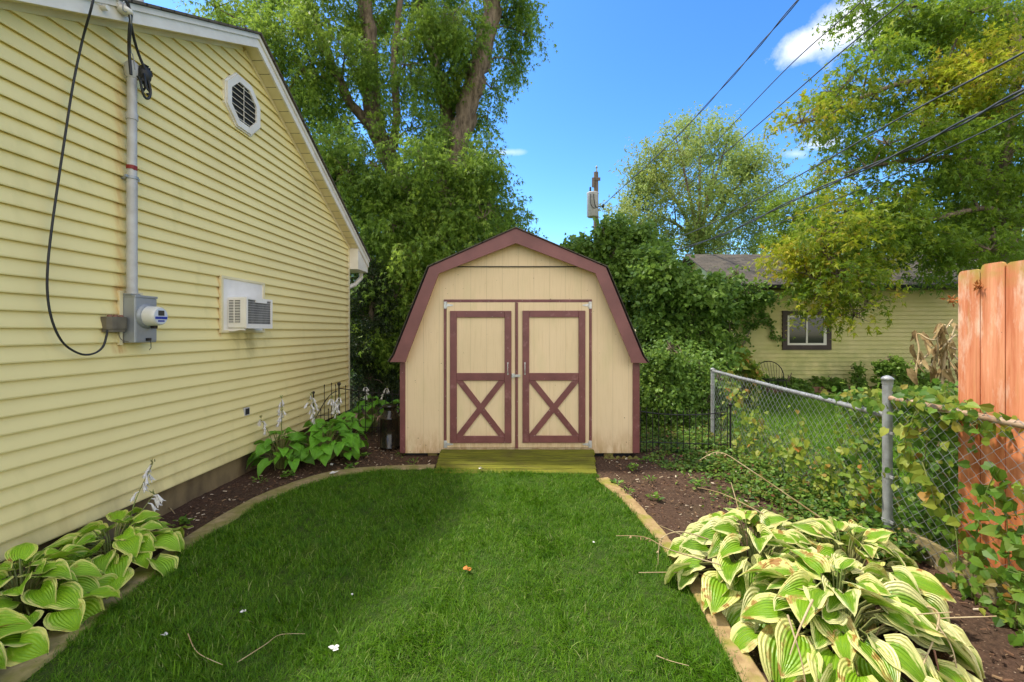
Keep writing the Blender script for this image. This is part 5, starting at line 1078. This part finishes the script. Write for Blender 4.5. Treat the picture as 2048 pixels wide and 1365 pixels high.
    cloud('leaves', 'lf_shrub', h, T_HEART, F_HEART, lp, rng.normal(0, 1, (N, 3)) + np.array([0, 0, -.6]), rng.normal(0, .4, (N, 3)) + np.array([0, -1, .2]), rng.uniform(.05, .09, N), rnd=rng.random(N) * .6, rng=rng)
    # small shrubs at the base of the neighbour wall
    for (u, Y, hgt, r, lab, sd) in ((1715, 11.4, .62, .15, 'tiny conical evergreen by the neighbour wall', 71), (1790, 11.0, 1.0, .35, 'dark leafy sapling against the neighbour wall, left of the withered stalks', 72), (1590, 11.5, .28, .4, 'low green clump at the foot of the neighbour wall below the window', 73), (1660, 11.55, .26, .35, 'low green clump at the foot of the wall right of the window', 74), (1490, 9.3, 1.05, .3, 'young yellow-green shrub at the left end of the chain-link rail', 75), (1520, 11.55, .3, .3, 'low leafy clump beneath the round-backed garden chair', 76), (1850, 11.4, .5, .5, 'low dark shrub under the neighbour wall near the wooden fence', 77)):
        x = P(u, 0, Y).x; cl = [((x + random.Random(sd * 9 + k).uniform(-.5, .5) * r * (1 if sd != 71 else .1), Y, hgt * (k + .5) / 4), (r * (1 - .2 * k if sd == 71 else .9), r, hgt / 5), 60, .7 if sd == 75 else .1) for k in range(4)]
        tree('low_plant', lab, 'plant', (x, Y, 0), [([(x, Y, -.05), (x, Y, hgt * .8)], .015, .006)], cl, 'lf_vine' if sd == 75 else 'lf_shrub', .05 if sd == 71 else .09, T=T_HEART, FA=F_HEART, droop=.2, seed=sd, sub=5, sprL=.12, m=6, crown='foliage')
other_trees()

# ------------------------------------------------------------------ hostas
def hosta_template(seed):
    rr = random.Random(seed); NA, NB = 11, 7; vs, uvs = [], []
    tw = rr.uniform(-.5, .5); ph = rr.uniform(0, 6.28); dr = rr.uniform(.15, .85); cup = rr.uniform(.0, .38); wav = rr.uniform(.015, .05)
    for i in range(NA):
        t = i / (NA - 1)
        w = .37 * (math.sin(math.pi * min(1, (t * .95 + .05)) ** .66) ** .95) if t < 1 else 0.003
        for j in range(NB):
            b = -1 + 2 * j / (NB - 1); back = .16 * abs(b) ** 1.5 * (1 - t) ** 3
            a = t - back; y = b * w
            z = .12 * t - dr * t * t * 1.0 + cup * (abs(b) ** 1.6) * w * 2.0 * (1 - .4 * t) + wav * math.sin(ph + t * 15 + b) * abs(b) ** 2 + tw * y * t - .05 * (1 - abs(b)) ** 3 * (1 - t)
            a2 = a * (1 - .22 * dr * t)
            vs.append((a2, y, z)); uvs.append((t, b * .5 + .5))
    return np.array(vs), uvs
HT = [hosta_template(s) for s in range(18)]; NA, NB = 11, 7
HF = [(i * NB + j, i * NB + j + 1, (i + 1) * NB + j + 1, (i + 1) * NB + j) for i in range(NA - 1) for j in range(NB - 1)]
def hosta(c, R, Ht, n, mat, lab, seed, ls=(.16, .26), stalks=(), group=None, squash=(1, 1), clipx=None, wid=1.0):
    rng = np.random.default_rng(seed); c = Vector(c); h = thing('hosta', c, lab, 'hosta', group); pos, fwd, size = [], [], []; st = MB()
    for i in range(n):
        q = (i + .5) / n; el = q ** .75; az = i * 2.399963 + rng.normal(0, .25); r = R * (.12 + .75 * el) * rng.uniform(.85, 1.1)
        z = Ht * (1.0 - .72 * el ** 1.8) * rng.uniform(.86, 1.1); p = c + Vector((math.cos(az) * r * squash[0], math.sin(az) * r * squash[1], z))
        if clipx: p.x = min(max(p.x, clipx[0]), clipx[1])
        d = Vector((math.cos(az + rng.normal(0, .35)), math.sin(az + rng.normal(0, .35)), .55 - 1.0 * el + rng.normal(0, .15)))
        pos.append(tuple(p)); fwd.append(tuple(d)); size.append(rng.uniform(*ls) * (.7 + .4 * el) * (1 if rng.random() > .2 else .7))
        md = c.lerp(p, .55) + Vector((0, 0, .06)); st.tube([c + Vector((math.cos(az) * .03, math.sin(az) * .03, 0)), md, p], [.006, .005, .0035], 5, cap=False)
    pos, fwd, size = np.array(pos), np.array(fwd), np.array(size)
    nor = np.column_stack([rng.normal(0, .38, n), rng.normal(0, .38, n), np.ones(n)]) + np.array([0, -.25, 0])
    st.build('leaf_stalks', 'stem', h, False)
    cloud('leaves', mat, h, [t[0] for t in HT], HF, pos, fwd, nor, size, uv=HT[0][1], rng=rng, smooth=True, width=rng.uniform(.88, 1.12, n) * wid)
    for (dx, dy, ht, tilt, kind) in stalks:
        b = c + Vector((dx * .3, dy * .3, 0)); tp = c + Vector((dx, dy, ht)); md = b.lerp(tp, .55) + Vector((-dx * .2, -dy * .2, .02))
        cs = catmull([b, md, tp], 6); m = MB(); m.tube(cs, [.0045 - .002 * i / (len(cs) - 1) for i in range(len(cs))], 5); s = m.build('flower_stalk', 'stem' if kind else 'drystem', h)
        if kind:
            m = MB(); rr = random.Random(int(seed * 100 + ht * 991))
            for k in range(kind):
                q = cs[-1 - min(k // 2, 5)] if k < 10 else cs[-1]; az = rr.uniform(0, 6.28); el = rr.uniform(-.9, -.1); d = Vector((math.cos(az), math.sin(az), el)).normalized(); L = rr.uniform(.036, .055)
                e1 = q + d * L * .5 + Vector((0, 0, .005)); e2 = e1 + Vector((d.x * .5, d.y * .5, -1)).normalized() * L
                m.tube([q, e1, e1.lerp(e2, .5), e2], [.0025, .005, .0085, .013], 6, cap=False)
                for w_ in range(5):
                    a_ = w_ * 1.257; ax = (e2 - e1).normalized(); u_ = ax.orthogonal().normalized(); v_ = ax.cross(u_); o_ = u_ * math.cos(a_) + v_ * math.sin(a_); pr_ = ax.cross(o_)
                    m.add([e2 + o_ * .008 - pr_ * .006, e2 + o_ * .008 + pr_ * .006, e2 + o_ * .026 + ax * .018], [(0, 1, 2)])
            m.build('blossom', 'petal', s, False)
            m = MB()
            for k in range(6): q = cs[-1] + Vector((rr.gauss(0, .006), rr.gauss(0, .006), rr.uniform(0, .035))); m.tube([q, q + Vector((rr.gauss(0, .008), rr.gauss(0, .008), .02))], [.005, .0015], 5)
            m.build('bud', 'stem', s, False)
    return h
gR = 'cream-edged hostas in the right bed'
hosta((1.42, 2.78, 0), .52, .37, 84, 'hosta_cream', 'large cream-edged hosta at the back left of the right bed clump', 1, (.165, .25), stalks=[(-.55, .15, .30, 0, 0), (-.75, -.1, .12, 0, 0), (.05, .4, .5, 0, 0)], group=gR, wid=1.1)
hosta((1.93, 2.66, 0), .46, .36, 70, 'hosta_cream', 'large cream-edged hosta beside the chain-link fence post', 2, (.165, .245), group=gR, wid=1.05)
hosta((1.56, 2.22, 0), .50, .36, 100, 'hosta_cream', 'large cream-edged hosta nearest the camera in the right bed', 3, (.17, .27), stalks=[(.5, -.3, .35, 0, 0), (.25, -.35, .4, 0, 0)], group=gR, wid=1.12)
gL = 'yellow-edged hostas at the lower left'
hosta((-2.80, 2.92, 0), .38, .30, 60, 'hosta_yellow', 'yellow-edged hosta with a drooping white flower stalk below the house wall', 4, (.13, .20), stalks=[(.02, .28, .62, 0, 9), (.08, .22, .42, 0, 5)], group=gL, clipx=(-3.08, -2.22), wid=1.25)
hosta((-2.80, 2.40, 0), .40, .33, 70, 'hosta_yellow', 'yellow-edged hosta cut by the left photo edge', 5, (.14, .21), group=gL, clipx=(-3.08, -2.22), wid=1.25)
hosta((-2.78, 1.92, 0), .40, .30, 54, 'hosta_yellow', 'yellow-edged hosta at the very bottom left corner', 6, (.14, .2), group=gL, clipx=(-3.05, -2.3), wid=1.25)
gB = 'green hostas near the shed'
hosta((-2.92, 5.10, 0), .32, .42, 40, 'hosta_green', 'green flowering hosta closest to the house wall', 7, (.13, .19), stalks=[(-.08, -.25, .62, 0, 7), (-.02, .05, .80, 0, 9), (.1, -.15, .7, 0, 8)], group=gB, clipx=(-3.12, -1), wid=1.15)
hosta((-2.50, 5.32, 0), .40, .48, 56, 'hosta_green', 'large green flowering hosta in the middle of the back clump', 8, (.14, .21), stalks=[(-.1, -.2, .76, 0, 10), (.15, .05, .78, 0, 8), (-.25, .15, .80, 0, 9)], group=gB, wid=1.15)
hosta((-2.40, 5.60, 0), .26, .50, 38, 'hosta_green', 'green hosta standing beside the black milk can', 9, (.13, .19), stalks=[(-.1, -.1, .74, 0, 9), (-.2, .1, .72, 0, 7)], group=gB, clipx=(-3, -2.22), wid=1.15)
hosta((-2.55, 6.95, 0), .36, .50, 40, 'hosta_green', 'bright hosta behind the black iron fence near the house corner', 10, (.14, .2), stalks=[(-.05, -.1, .72, 0, 8), (.3, -.1, .70, 0, 8)], group=gB, wid=1.2)
hosta((-2.0, 6.95, 0), .33, .50, 34, 'hosta_green', 'bright hosta behind the black iron fence and the milk can', 11, (.14, .2), stalks=[(.05, -.1, .66, 0, 8)], group=gB, wid=1.2)

# ------------------------------------------------------------------ dry stalks, litter, vines, weeds
def stalk(name, pts, r, mat, lab, cat, leaves=0, seed=1):
    cs = catmull(pts, 7); k = len(cs); m = MB(); m.tube(cs, [r * (1 - .6 * i / (k - 1)) for i in range(k)], 5)
    rr = random.Random(seed)
    for i in range(leaves):
        q = cs[rr.randint(k // 2, k - 1)]; d = Vector((rr.gauss(0, 1), rr.gauss(0, 1), -rr.random())).normalized(); m.tube([q, q + d * .012, q + d * .022], [.001, .004, .001], 4)
    o = m.build(name, mat); tag(o, lab, cat); return o
stalk('dry_stalk', [P(1640, 1035, 2.75), P(1500, 940, 2.9), P(1440, 905, 3.0), P(1400, 920, 3.02)], .005, 'drystem', 'long pale hosta seed stalk leaning left toward the shed ramp', 'stalk', 14)
stalk('dry_stalk', [P(1440, 1130, 2.5), P(1340, 1100, 2.55), P(1290, 1075, 2.6), P(1232, 1072, 2.6)], .0045, 'drystem', 'thin stalk reaching out over the lawn from the hosta clump', 'stalk', 8)
stalk('dry_stalk', [P(1420, 1080, 2.7), P(1360, 1064, 2.7), P(1322, 1080, 2.68), P(1316, 1130, 2.65)], .0045, 'drystem', 'pale stalk bent in an arch over the edging strip', 'stalk', 10)
stalk('dry_stalk', [P(1530, 1030, 2.9), P(1450, 990, 3.05), P(1395, 975, 3.15)], .005, 'drystem', 'thick pale dead stem lying behind the hosta clump', 'stalk')
stalk('dry_stalk', [P(1625, 1200, 2.0), P(1600, 1255, 1.9), P(1580, 1310, 1.85)], .006, 'drystem', 'short crossed dead stalk over the central hosta leaves', 'stalk')
stalk('dry_stalk', [P(1575, 1230, 1.95), P(1600, 1310, 1.85), P(1612, 1372, 1.8)], .005, 'drystem', 'pale dead stalk running to the bottom edge over hosta leaves', 'stalk')
stalk('dry_stalk', [P(1795, 1206, 2.1), P(1868, 1218, 2.0), P(1875, 1255, 1.95), P(1850, 1320, 1.88), P(1830, 1372, 1.8)], .0065, 'drystem', 'bent whitish dead stalk at the right side of the hosta clump', 'stalk', 6)
stalk('dry_stalk', [P(1875, 1250, 1.95), P(1905, 1300, 1.9), P(1918, 1370, 1.85)], .0045, 'drystem', 'thin forked dead stalk right of the bent whitish stalk', 'stalk', 4)
stalk('dry_stalk', [P(1868, 1300, 1.9), P(1884, 1372, 1.85)], .005, 'terracotta', 'reddish brown dead stalk near the bottom right', 'stalk', 8)
for (u, v, pts, lab) in ((376, 1268, [(376, 1268), (395, 1305), (445, 1330)], 'curved dry twig lying on the lawn near the left hostas'), (510, 1310, [(475, 1325), (530, 1290), (560, 1270), (610, 1268)], 'thin forked twig on the left part of the lawn'), (1330, 1320, [(1313, 1312), (1340, 1322), (1378, 1332)], 'small pale twig on the lawn near the right edging')):
    stalk('fallen_twig', [G(a, b, .052) for a, b in pts], .0028, 'drystem', lab, 'twig')
def leafy(c, s, mat, name, lab, cat, seed, flat=True):
    rng = np.random.default_rng(seed); n = 3; az = rng.uniform(0, 6.28, n); pos = np.tile(np.array(c), (n, 1)) + rng.normal(0, s * .12, (n, 3)) * [1, 1, .2]
    o = cloud(name, mat, None, T_HEART, F_HEART, pos, np.column_stack([np.cos(az), np.sin(az), rng.uniform(0, .5, n)]), np.column_stack([rng.normal(0, .4, (n, 2)), np.ones(n)]), np.full(n, s), rng=rng); tag(o, lab, cat)
leafy(G(933, 1139, .055), .038, 'dryleaf', 'fallen_leaf', 'curled orange dead leaf in the middle of the lawn', 'leaf', 3)
for (u, v, s, lab, sd) in ((668, 1296, .028, 'withered white blossom on the lawn, lower left of centre', 4), (705, 1189, .013, 'tiny white petal on the lawn left of the orange leaf', 5), (329, 1272, .022, 'pale green-white blossom on the lawn beside the lower left hostas', 6), (488, 1222, .018, 'small white petal on the lawn right of the lower left hostas', 7), (1187, 1085, .013, 'tiny white petal near the right side of the lawn', 8), (670, 946, .05, 'white petal lying on the curved edging', 11), (661, 930, .04, 'white petal on the soil behind the curved edging', 12), (1365, 1220, .03, 'petal scrap on the mulch', 14)):
    if sd == 14: continue
    leafy(G(u, v, .05), s, 'petal', 'fallen_blossom', lab, 'blossom', sd)
leafy(G(963, 937, .07), .05, 'petal', 'fallen_blossom', 'white petal lying on the mossy ramp front edge', 'blossom', 15)
stalk('fallen_stick', [G(318, 990, .06), G(335, 1010, .03), G(350, 1028, .02)], .008, 'drystem', 'short pale stick on the soil under the house wall', 'stick')

def vines():
    rng = np.random.default_rng(12)
    def vine(name, lab, stems, nleaf, spread, ls, seed, ti=.2, mat='lf_vine', cat='vine', face=(-.5, -.6, .6), ext=None):
        rng = np.random.default_rng(seed); rr = random.Random(seed); base = stems[0][0]; h = thing(name, (base[0], base[1], 0), lab, cat); m = MB(); lp = []
        for st in stems:
            cs = catmull(st, 10); m.tube(cs, [.005 - .003 * i / (len(cs) - 1) for i in range(len(cs))], 5); lp += [tuple(c) for c in cs]
        lp = np.array(lp); k = rng.integers(0, len(lp), nleaf); pos = lp[k] + rng.normal(0, 1, (nleaf, 3)) * np.array(spread)
        if ext is not None:
            pos[:, 0] = np.clip(pos[:, 0], ext[0], ext[1])
        pos[:, 2] = np.maximum(pos[:, 2], .02)
        # petioles for the leaves that stray
        for i in range(0, nleaf, 3): m.tube([tuple(lp[k[i]]), tuple(pos[i])], .0012, 3, cap=False)
        m.build('stems', 'stem', h, False)
        fwd = rng.normal(0, .7, (nleaf, 3)) + np.array([-.1, -.3, -.6]); nor = rng.normal(0, .45, (nleaf, 3)) + np.array(face)
        cloud('leaves', mat, h, T_HEART, F_HEART, pos, fwd, nor, ls * rng.uniform(.6, 1.35, nleaf), rnd=np.clip(rng.normal(.5, .25, nleaf), 0, 1), tint=np.clip(rng.normal(ti, .22, nleaf), 0, 1.2), rng=rng)
    X = 2.72
    vine('climbing_vine', 'leafy vine mounded over the fence rail around the tall post', [[(2.85, 3.5, 0), (2.84, 3.5, .6), (2.80, 3.42, 1.02), (2.76, 3.3, 1.1), (2.78, 3.05, 1.1), (2.82, 2.85, 1.12)], [(2.85, 3.6, 0), (2.9, 3.8, .9), (2.82, 3.9, 1.0), (2.80, 3.6, 1.08)], [(2.9, 3.4, .9), (3.1, 3.3, 1.12), (3.3, 3.4, 1.1)], [(2.85, 3.5, 0), (3.0, 3.35, 1.0), (3.15, 3.15, 1.08), (3.2, 3.05, 1.0)], [(2.8, 3.1, .6), (2.74, 2.95, 1.08), (2.72, 2.75, 1.08), (2.71, 2.6, 1.04)]], 820, (.075, .10, .045), .056, 101, .45)
    vine('climbing_vine', 'vine tangle behind the mesh between the tall post and the salmon boards', [[(2.9, 3.2, 0), (2.88, 3.15, .4), (2.85, 3.1, .8), (2.84, 3.05, 1.0)], [(2.95, 3.05, 0), (2.92, 3.0, .5), (2.9, 2.98, .95)], [(2.88, 3.22, .1), (2.82, 3.1, .3), (2.80, 2.95, .55)], [(3.05, 3.15, 0), (3.08, 3.1, .9)], [(2.95, 3.1, .1), (3.0, 3.12, .7)]], 680, (.06, .09, .12), .055, 102, .15, ext=(2.735, 3.4))
    vine('climbing_vine', 'vine with big heart leaves climbing the mesh in front of the salmon boards', [[(2.66, 2.62, 0), (2.66, 2.6, .35), (2.67, 2.55, .65), (2.67, 2.5, .78)], [(2.66, 2.4, 0), (2.66, 2.42, .4), (2.68, 2.45, .68)], [(2.66, 2.7, 0), (2.67, 2.72, .3), (2.68, 2.78, .52)], [(2.62, 2.25, 0), (2.64, 2.3, .4), (2.66, 2.35, .6)]], 130, (.015, .07, .05), .072, 103, .25)
    vine('climbing_vine', 'pale wilted vine drooping from the rail right of the tall post', [[(2.66, 3.0, 1.05), (2.66, 3.1, .8), (2.67, 3.08, .68), (2.66, 3.02, .55)], [(2.66, 2.95, .72), (2.66, 2.88, .55), (2.66, 2.85, .45)]], 34, (.012, .025, .03), .075, 104, 1.0)
    vine('climbing_vine', 'yellow-green vine shoots on the far half of the mesh', [[(2.68, 5.6, 0), (2.69, 5.5, .5), (2.69, 5.5, .85)], [(2.69, 5.0, 0), (2.69, 5.1, .6)], [(2.66, 4.3, 0), (2.67, 4.35, .35), (2.67, 4.3, .55)], [(2.80, 6.2, 0), (2.8, 6.1, .7), (2.78, 5.95, .95)]], 170, (.03, .10, .05), .07, 105, .75)
    vine('trailing_vine', 'mixed green and reddish creepers low on the mesh behind the hosta clump', [[(2.78, y0, 0), (2.76, y0 - .05, .25), (2.75, y0 + .1, .45)] for y0 in (3.45, 3.7, 3.95, 4.2, 4.5, 4.8, 5.1, 5.4, 5.8)], 620, (.07, .10, .07), .05, 106, .35)
    vine('climbing_vine', 'loose yellowish weed stems woven through the middle of the mesh', [[(2.70, y0, 0), (2.685, y0 + .04, .25), (2.68, y0 - .06, .58 + .2 * math.sin(y0 * 9))] for y0 in (3.45, 3.6, 3.75, 3.9, 4.05, 4.4, 4.75, 5.2)], 520, (.03, .09, .07), .05, 108, .6)
    vine('climbing_vine', 'green bindweed hanging over the rail left of the tall post', [[(2.80, 3.6, 0), (2.8, 3.7, .6), (2.78, 3.8, .95), (2.74, 3.5, .98)], [(2.78, 3.9, .1), (2.76, 3.7, .5), (2.74, 3.5, .8)]], 190, (.05, .09, .05), .052, 109, .35)
    vine('trailing_vine', 'leafy creeper spilling at the bottom right below the salmon boards', [[(2.62, 2.35, 0), (2.58, 2.3, .2), (2.6, 2.25, .35)], [(2.55, 2.15, 0), (2.5, 2.12, .12)], [(2.64, 2.55, 0), (2.62, 2.5, .25)]], 110, (.03, .07, .05), .055, 107, .3)
    # withered sunflower-like stalks
    h = thing('withered_stalks', (3.45, 3.85, 0), 'bunch of withered tan stalks with drooping dead leaves left of the salmon boards', 'dead plant'); m = MB(); lp = []
    for path in ([(1905, 640), (1870, 680), (1835, 668), (1838, 700), (1832, 740)], [(1915, 700), (1880, 690), (1850, 715), (1840, 730)], [(1912, 670), (1890, 690), (1880, 720), (1895, 745)], [(1870, 665), (1876, 700), (1868, 740)], [(1915, 720), (1900, 690), (1912, 650)], [(1860, 740), (1880, 700), (1910, 740)], [(1880, 760), (1885, 700), (1890, 650)]):
        cs = catmull([P(u, v, 3.85 + .12 * math.sin(u)) for u, v in path], 7); m.tube(cs, .007, 5); lp += cs[len(cs) // 2:]
    m.tube([P(1890, 700, 3.85), (3.6, 3.85, .5), (3.6, 3.85, 0)], .012, 6); m.build('stems', 'drystem', h, False)
    rng = np.random.default_rng(9); k = rng.integers(0, len(lp), 60); pos = np.array([tuple(c) for c in lp])[k] + rng.normal(0, .03, (60, 3)); T2 = T_HEART * np.array([1, .42, 1]) + np.array([0, 0, 0])
    cloud('dead_leaves', 'witherleaf', h, T2, F_HEART, pos, rng.normal(0, .35, (60, 3)) + np.array([0, 0, -1]), rng.normal(0, 1, (60, 3)), rng.uniform(.09, .17, 60), rng=rng)
    # dry flower heads stuck on fence edge
    for (u, v, sd, lab) in ((1957, 571, 1, 'dried brown flower head at the gap between the first two salmon boards'), (1908, 602, 2, 'dried brown flower head at the left edge of the salmon boards')):
        c = P(u, v, 2.83 if sd == 1 else 2.93); 
        if sd == 1: c = P(u, v, F * 2.845 / (u - U0))
        rng = np.random.default_rng(sd); N = 26; o = cloud('dried_flower', 'dryleaf', None, T_LANCE, F_ONE, np.tile(np.array(c), (N, 1)) + rng.normal(0, .012, (N, 3)), rng.normal(0, 1, (N, 3)) + np.array([-.6, 0, .2]), rng.normal(0, 1, (N, 3)), rng.uniform(.02, .04, N), rng=rng); tag(o, lab, 'dried flower')
    # ground cover
    rng = np.random.default_rng(14); N = 15000; x = 2.75 - np.abs(rng.normal(0, .35, N)); y = 3.0 + 3.6 * rng.random(N); x += np.where(y > 5, -np.abs(rng.normal(0, .4, N)), 0)
    ok = (x > 1.5) & ~((x < 2.2) & (y < 3.4)); x, y = x[ok], y[ok]; M2 = 5000; x = np.concatenate([x, rng.uniform(2.8, 3.6, M2)]); y = np.concatenate([y, rng.uniform(3.2, 7.5, M2)])
    x = np.concatenate([x, rng.uniform(1.45, 2.7, 6000)]); y = np.concatenate([y, 5.75 + 1.8 * rng.random(6000)]); N = len(x)
    cl = (np.sin(x * 9 + 1.3 * np.sin(y * 5)) * np.cos(y * 7 + np.sin(x * 6)) > -.35) | (rng.random(N) < .15); x, y = x[cl], y[cl]; N = len(x)
    z = np.abs(rng.normal(.03, .05, N)) * np.clip((x - 1.4) / 1.0, .2, 1.2)
    o = cloud('ground_cover', 'lf_cover', None, T_HEART, F_HEART, np.column_stack([x, y, z]), rng.normal(0, 1, (N, 3)) * [1, 1, .4], rng.normal(0, .4, (N, 3)) + np.array([0, 0, 1]), rng.uniform(.022, .05, N), tint=np.clip(rng.normal(.25, .3, N), 0, 1.2), rng=rng); tag(o, 'small-leaved weeds and ivy covering the soil along the chain-link fence', 'ground cover', kind='stuff')
    # scattered single weeds
    spots = [(520, 968, 'small weed at the foot of the curved edging below the green hostas'), (575, 955, 'small weed in the soil between edging and green hostas'), (730, 915, 'weed sprig left of the shed corner'), (800, 913, 'weed sprig at the left foot of the shed'), (838, 905, 'weed sprig under the cream wall left of the ramp'), (700, 940, 'tiny weed behind the curved edging top'), (825, 930, 'leafy weed beside the left edge of the ramp'), (1235, 975, 'low weed right of the ramp corner'), (1262, 940, 'weed tuft in front of the mossy board'), (1300, 965, 'low weed on the mulch in front of the picket fence'), (1395, 975, 'spiky weed in the middle of the right mulch bed'), (1290, 925, 'leafy weed at the right foot of the shed'), (1340, 940, 'small weed on dark soil before the picket fence'), (365, 1052, 'feathery weed above the lower left hostas'), (1310, 1000, 'flat weed on the mulch right of the edging'), (1255, 990, 'seedling beside the end of the tan edging')]
    for i, (u, v, lab) in enumerate(spots):
        c = G(u, v, 0); rng = np.random.default_rng(200 + i); n = 26; az = rng.uniform(0, 6.28, n); r = rng.uniform(0, .06, n); pos = np.column_stack([c.x + np.cos(az) * r, c.y + np.sin(az) * r, rng.uniform(.005, .06, n)])
        o = cloud('weed', 'lf_vine', None, T_LANCE if i % 3 == 0 else T_HEART, F_ONE if i % 3 == 0 else F_HEART, pos, np.column_stack([np.cos(az), np.sin(az), rng.uniform(.1, .9, n)]), np.column_stack([rng.normal(0, .3, (n, 2)), np.ones(n)]), rng.uniform(.025, .05, n), rng=rng); tag(o, lab, 'weed', 'weeds in the beds')
vines()
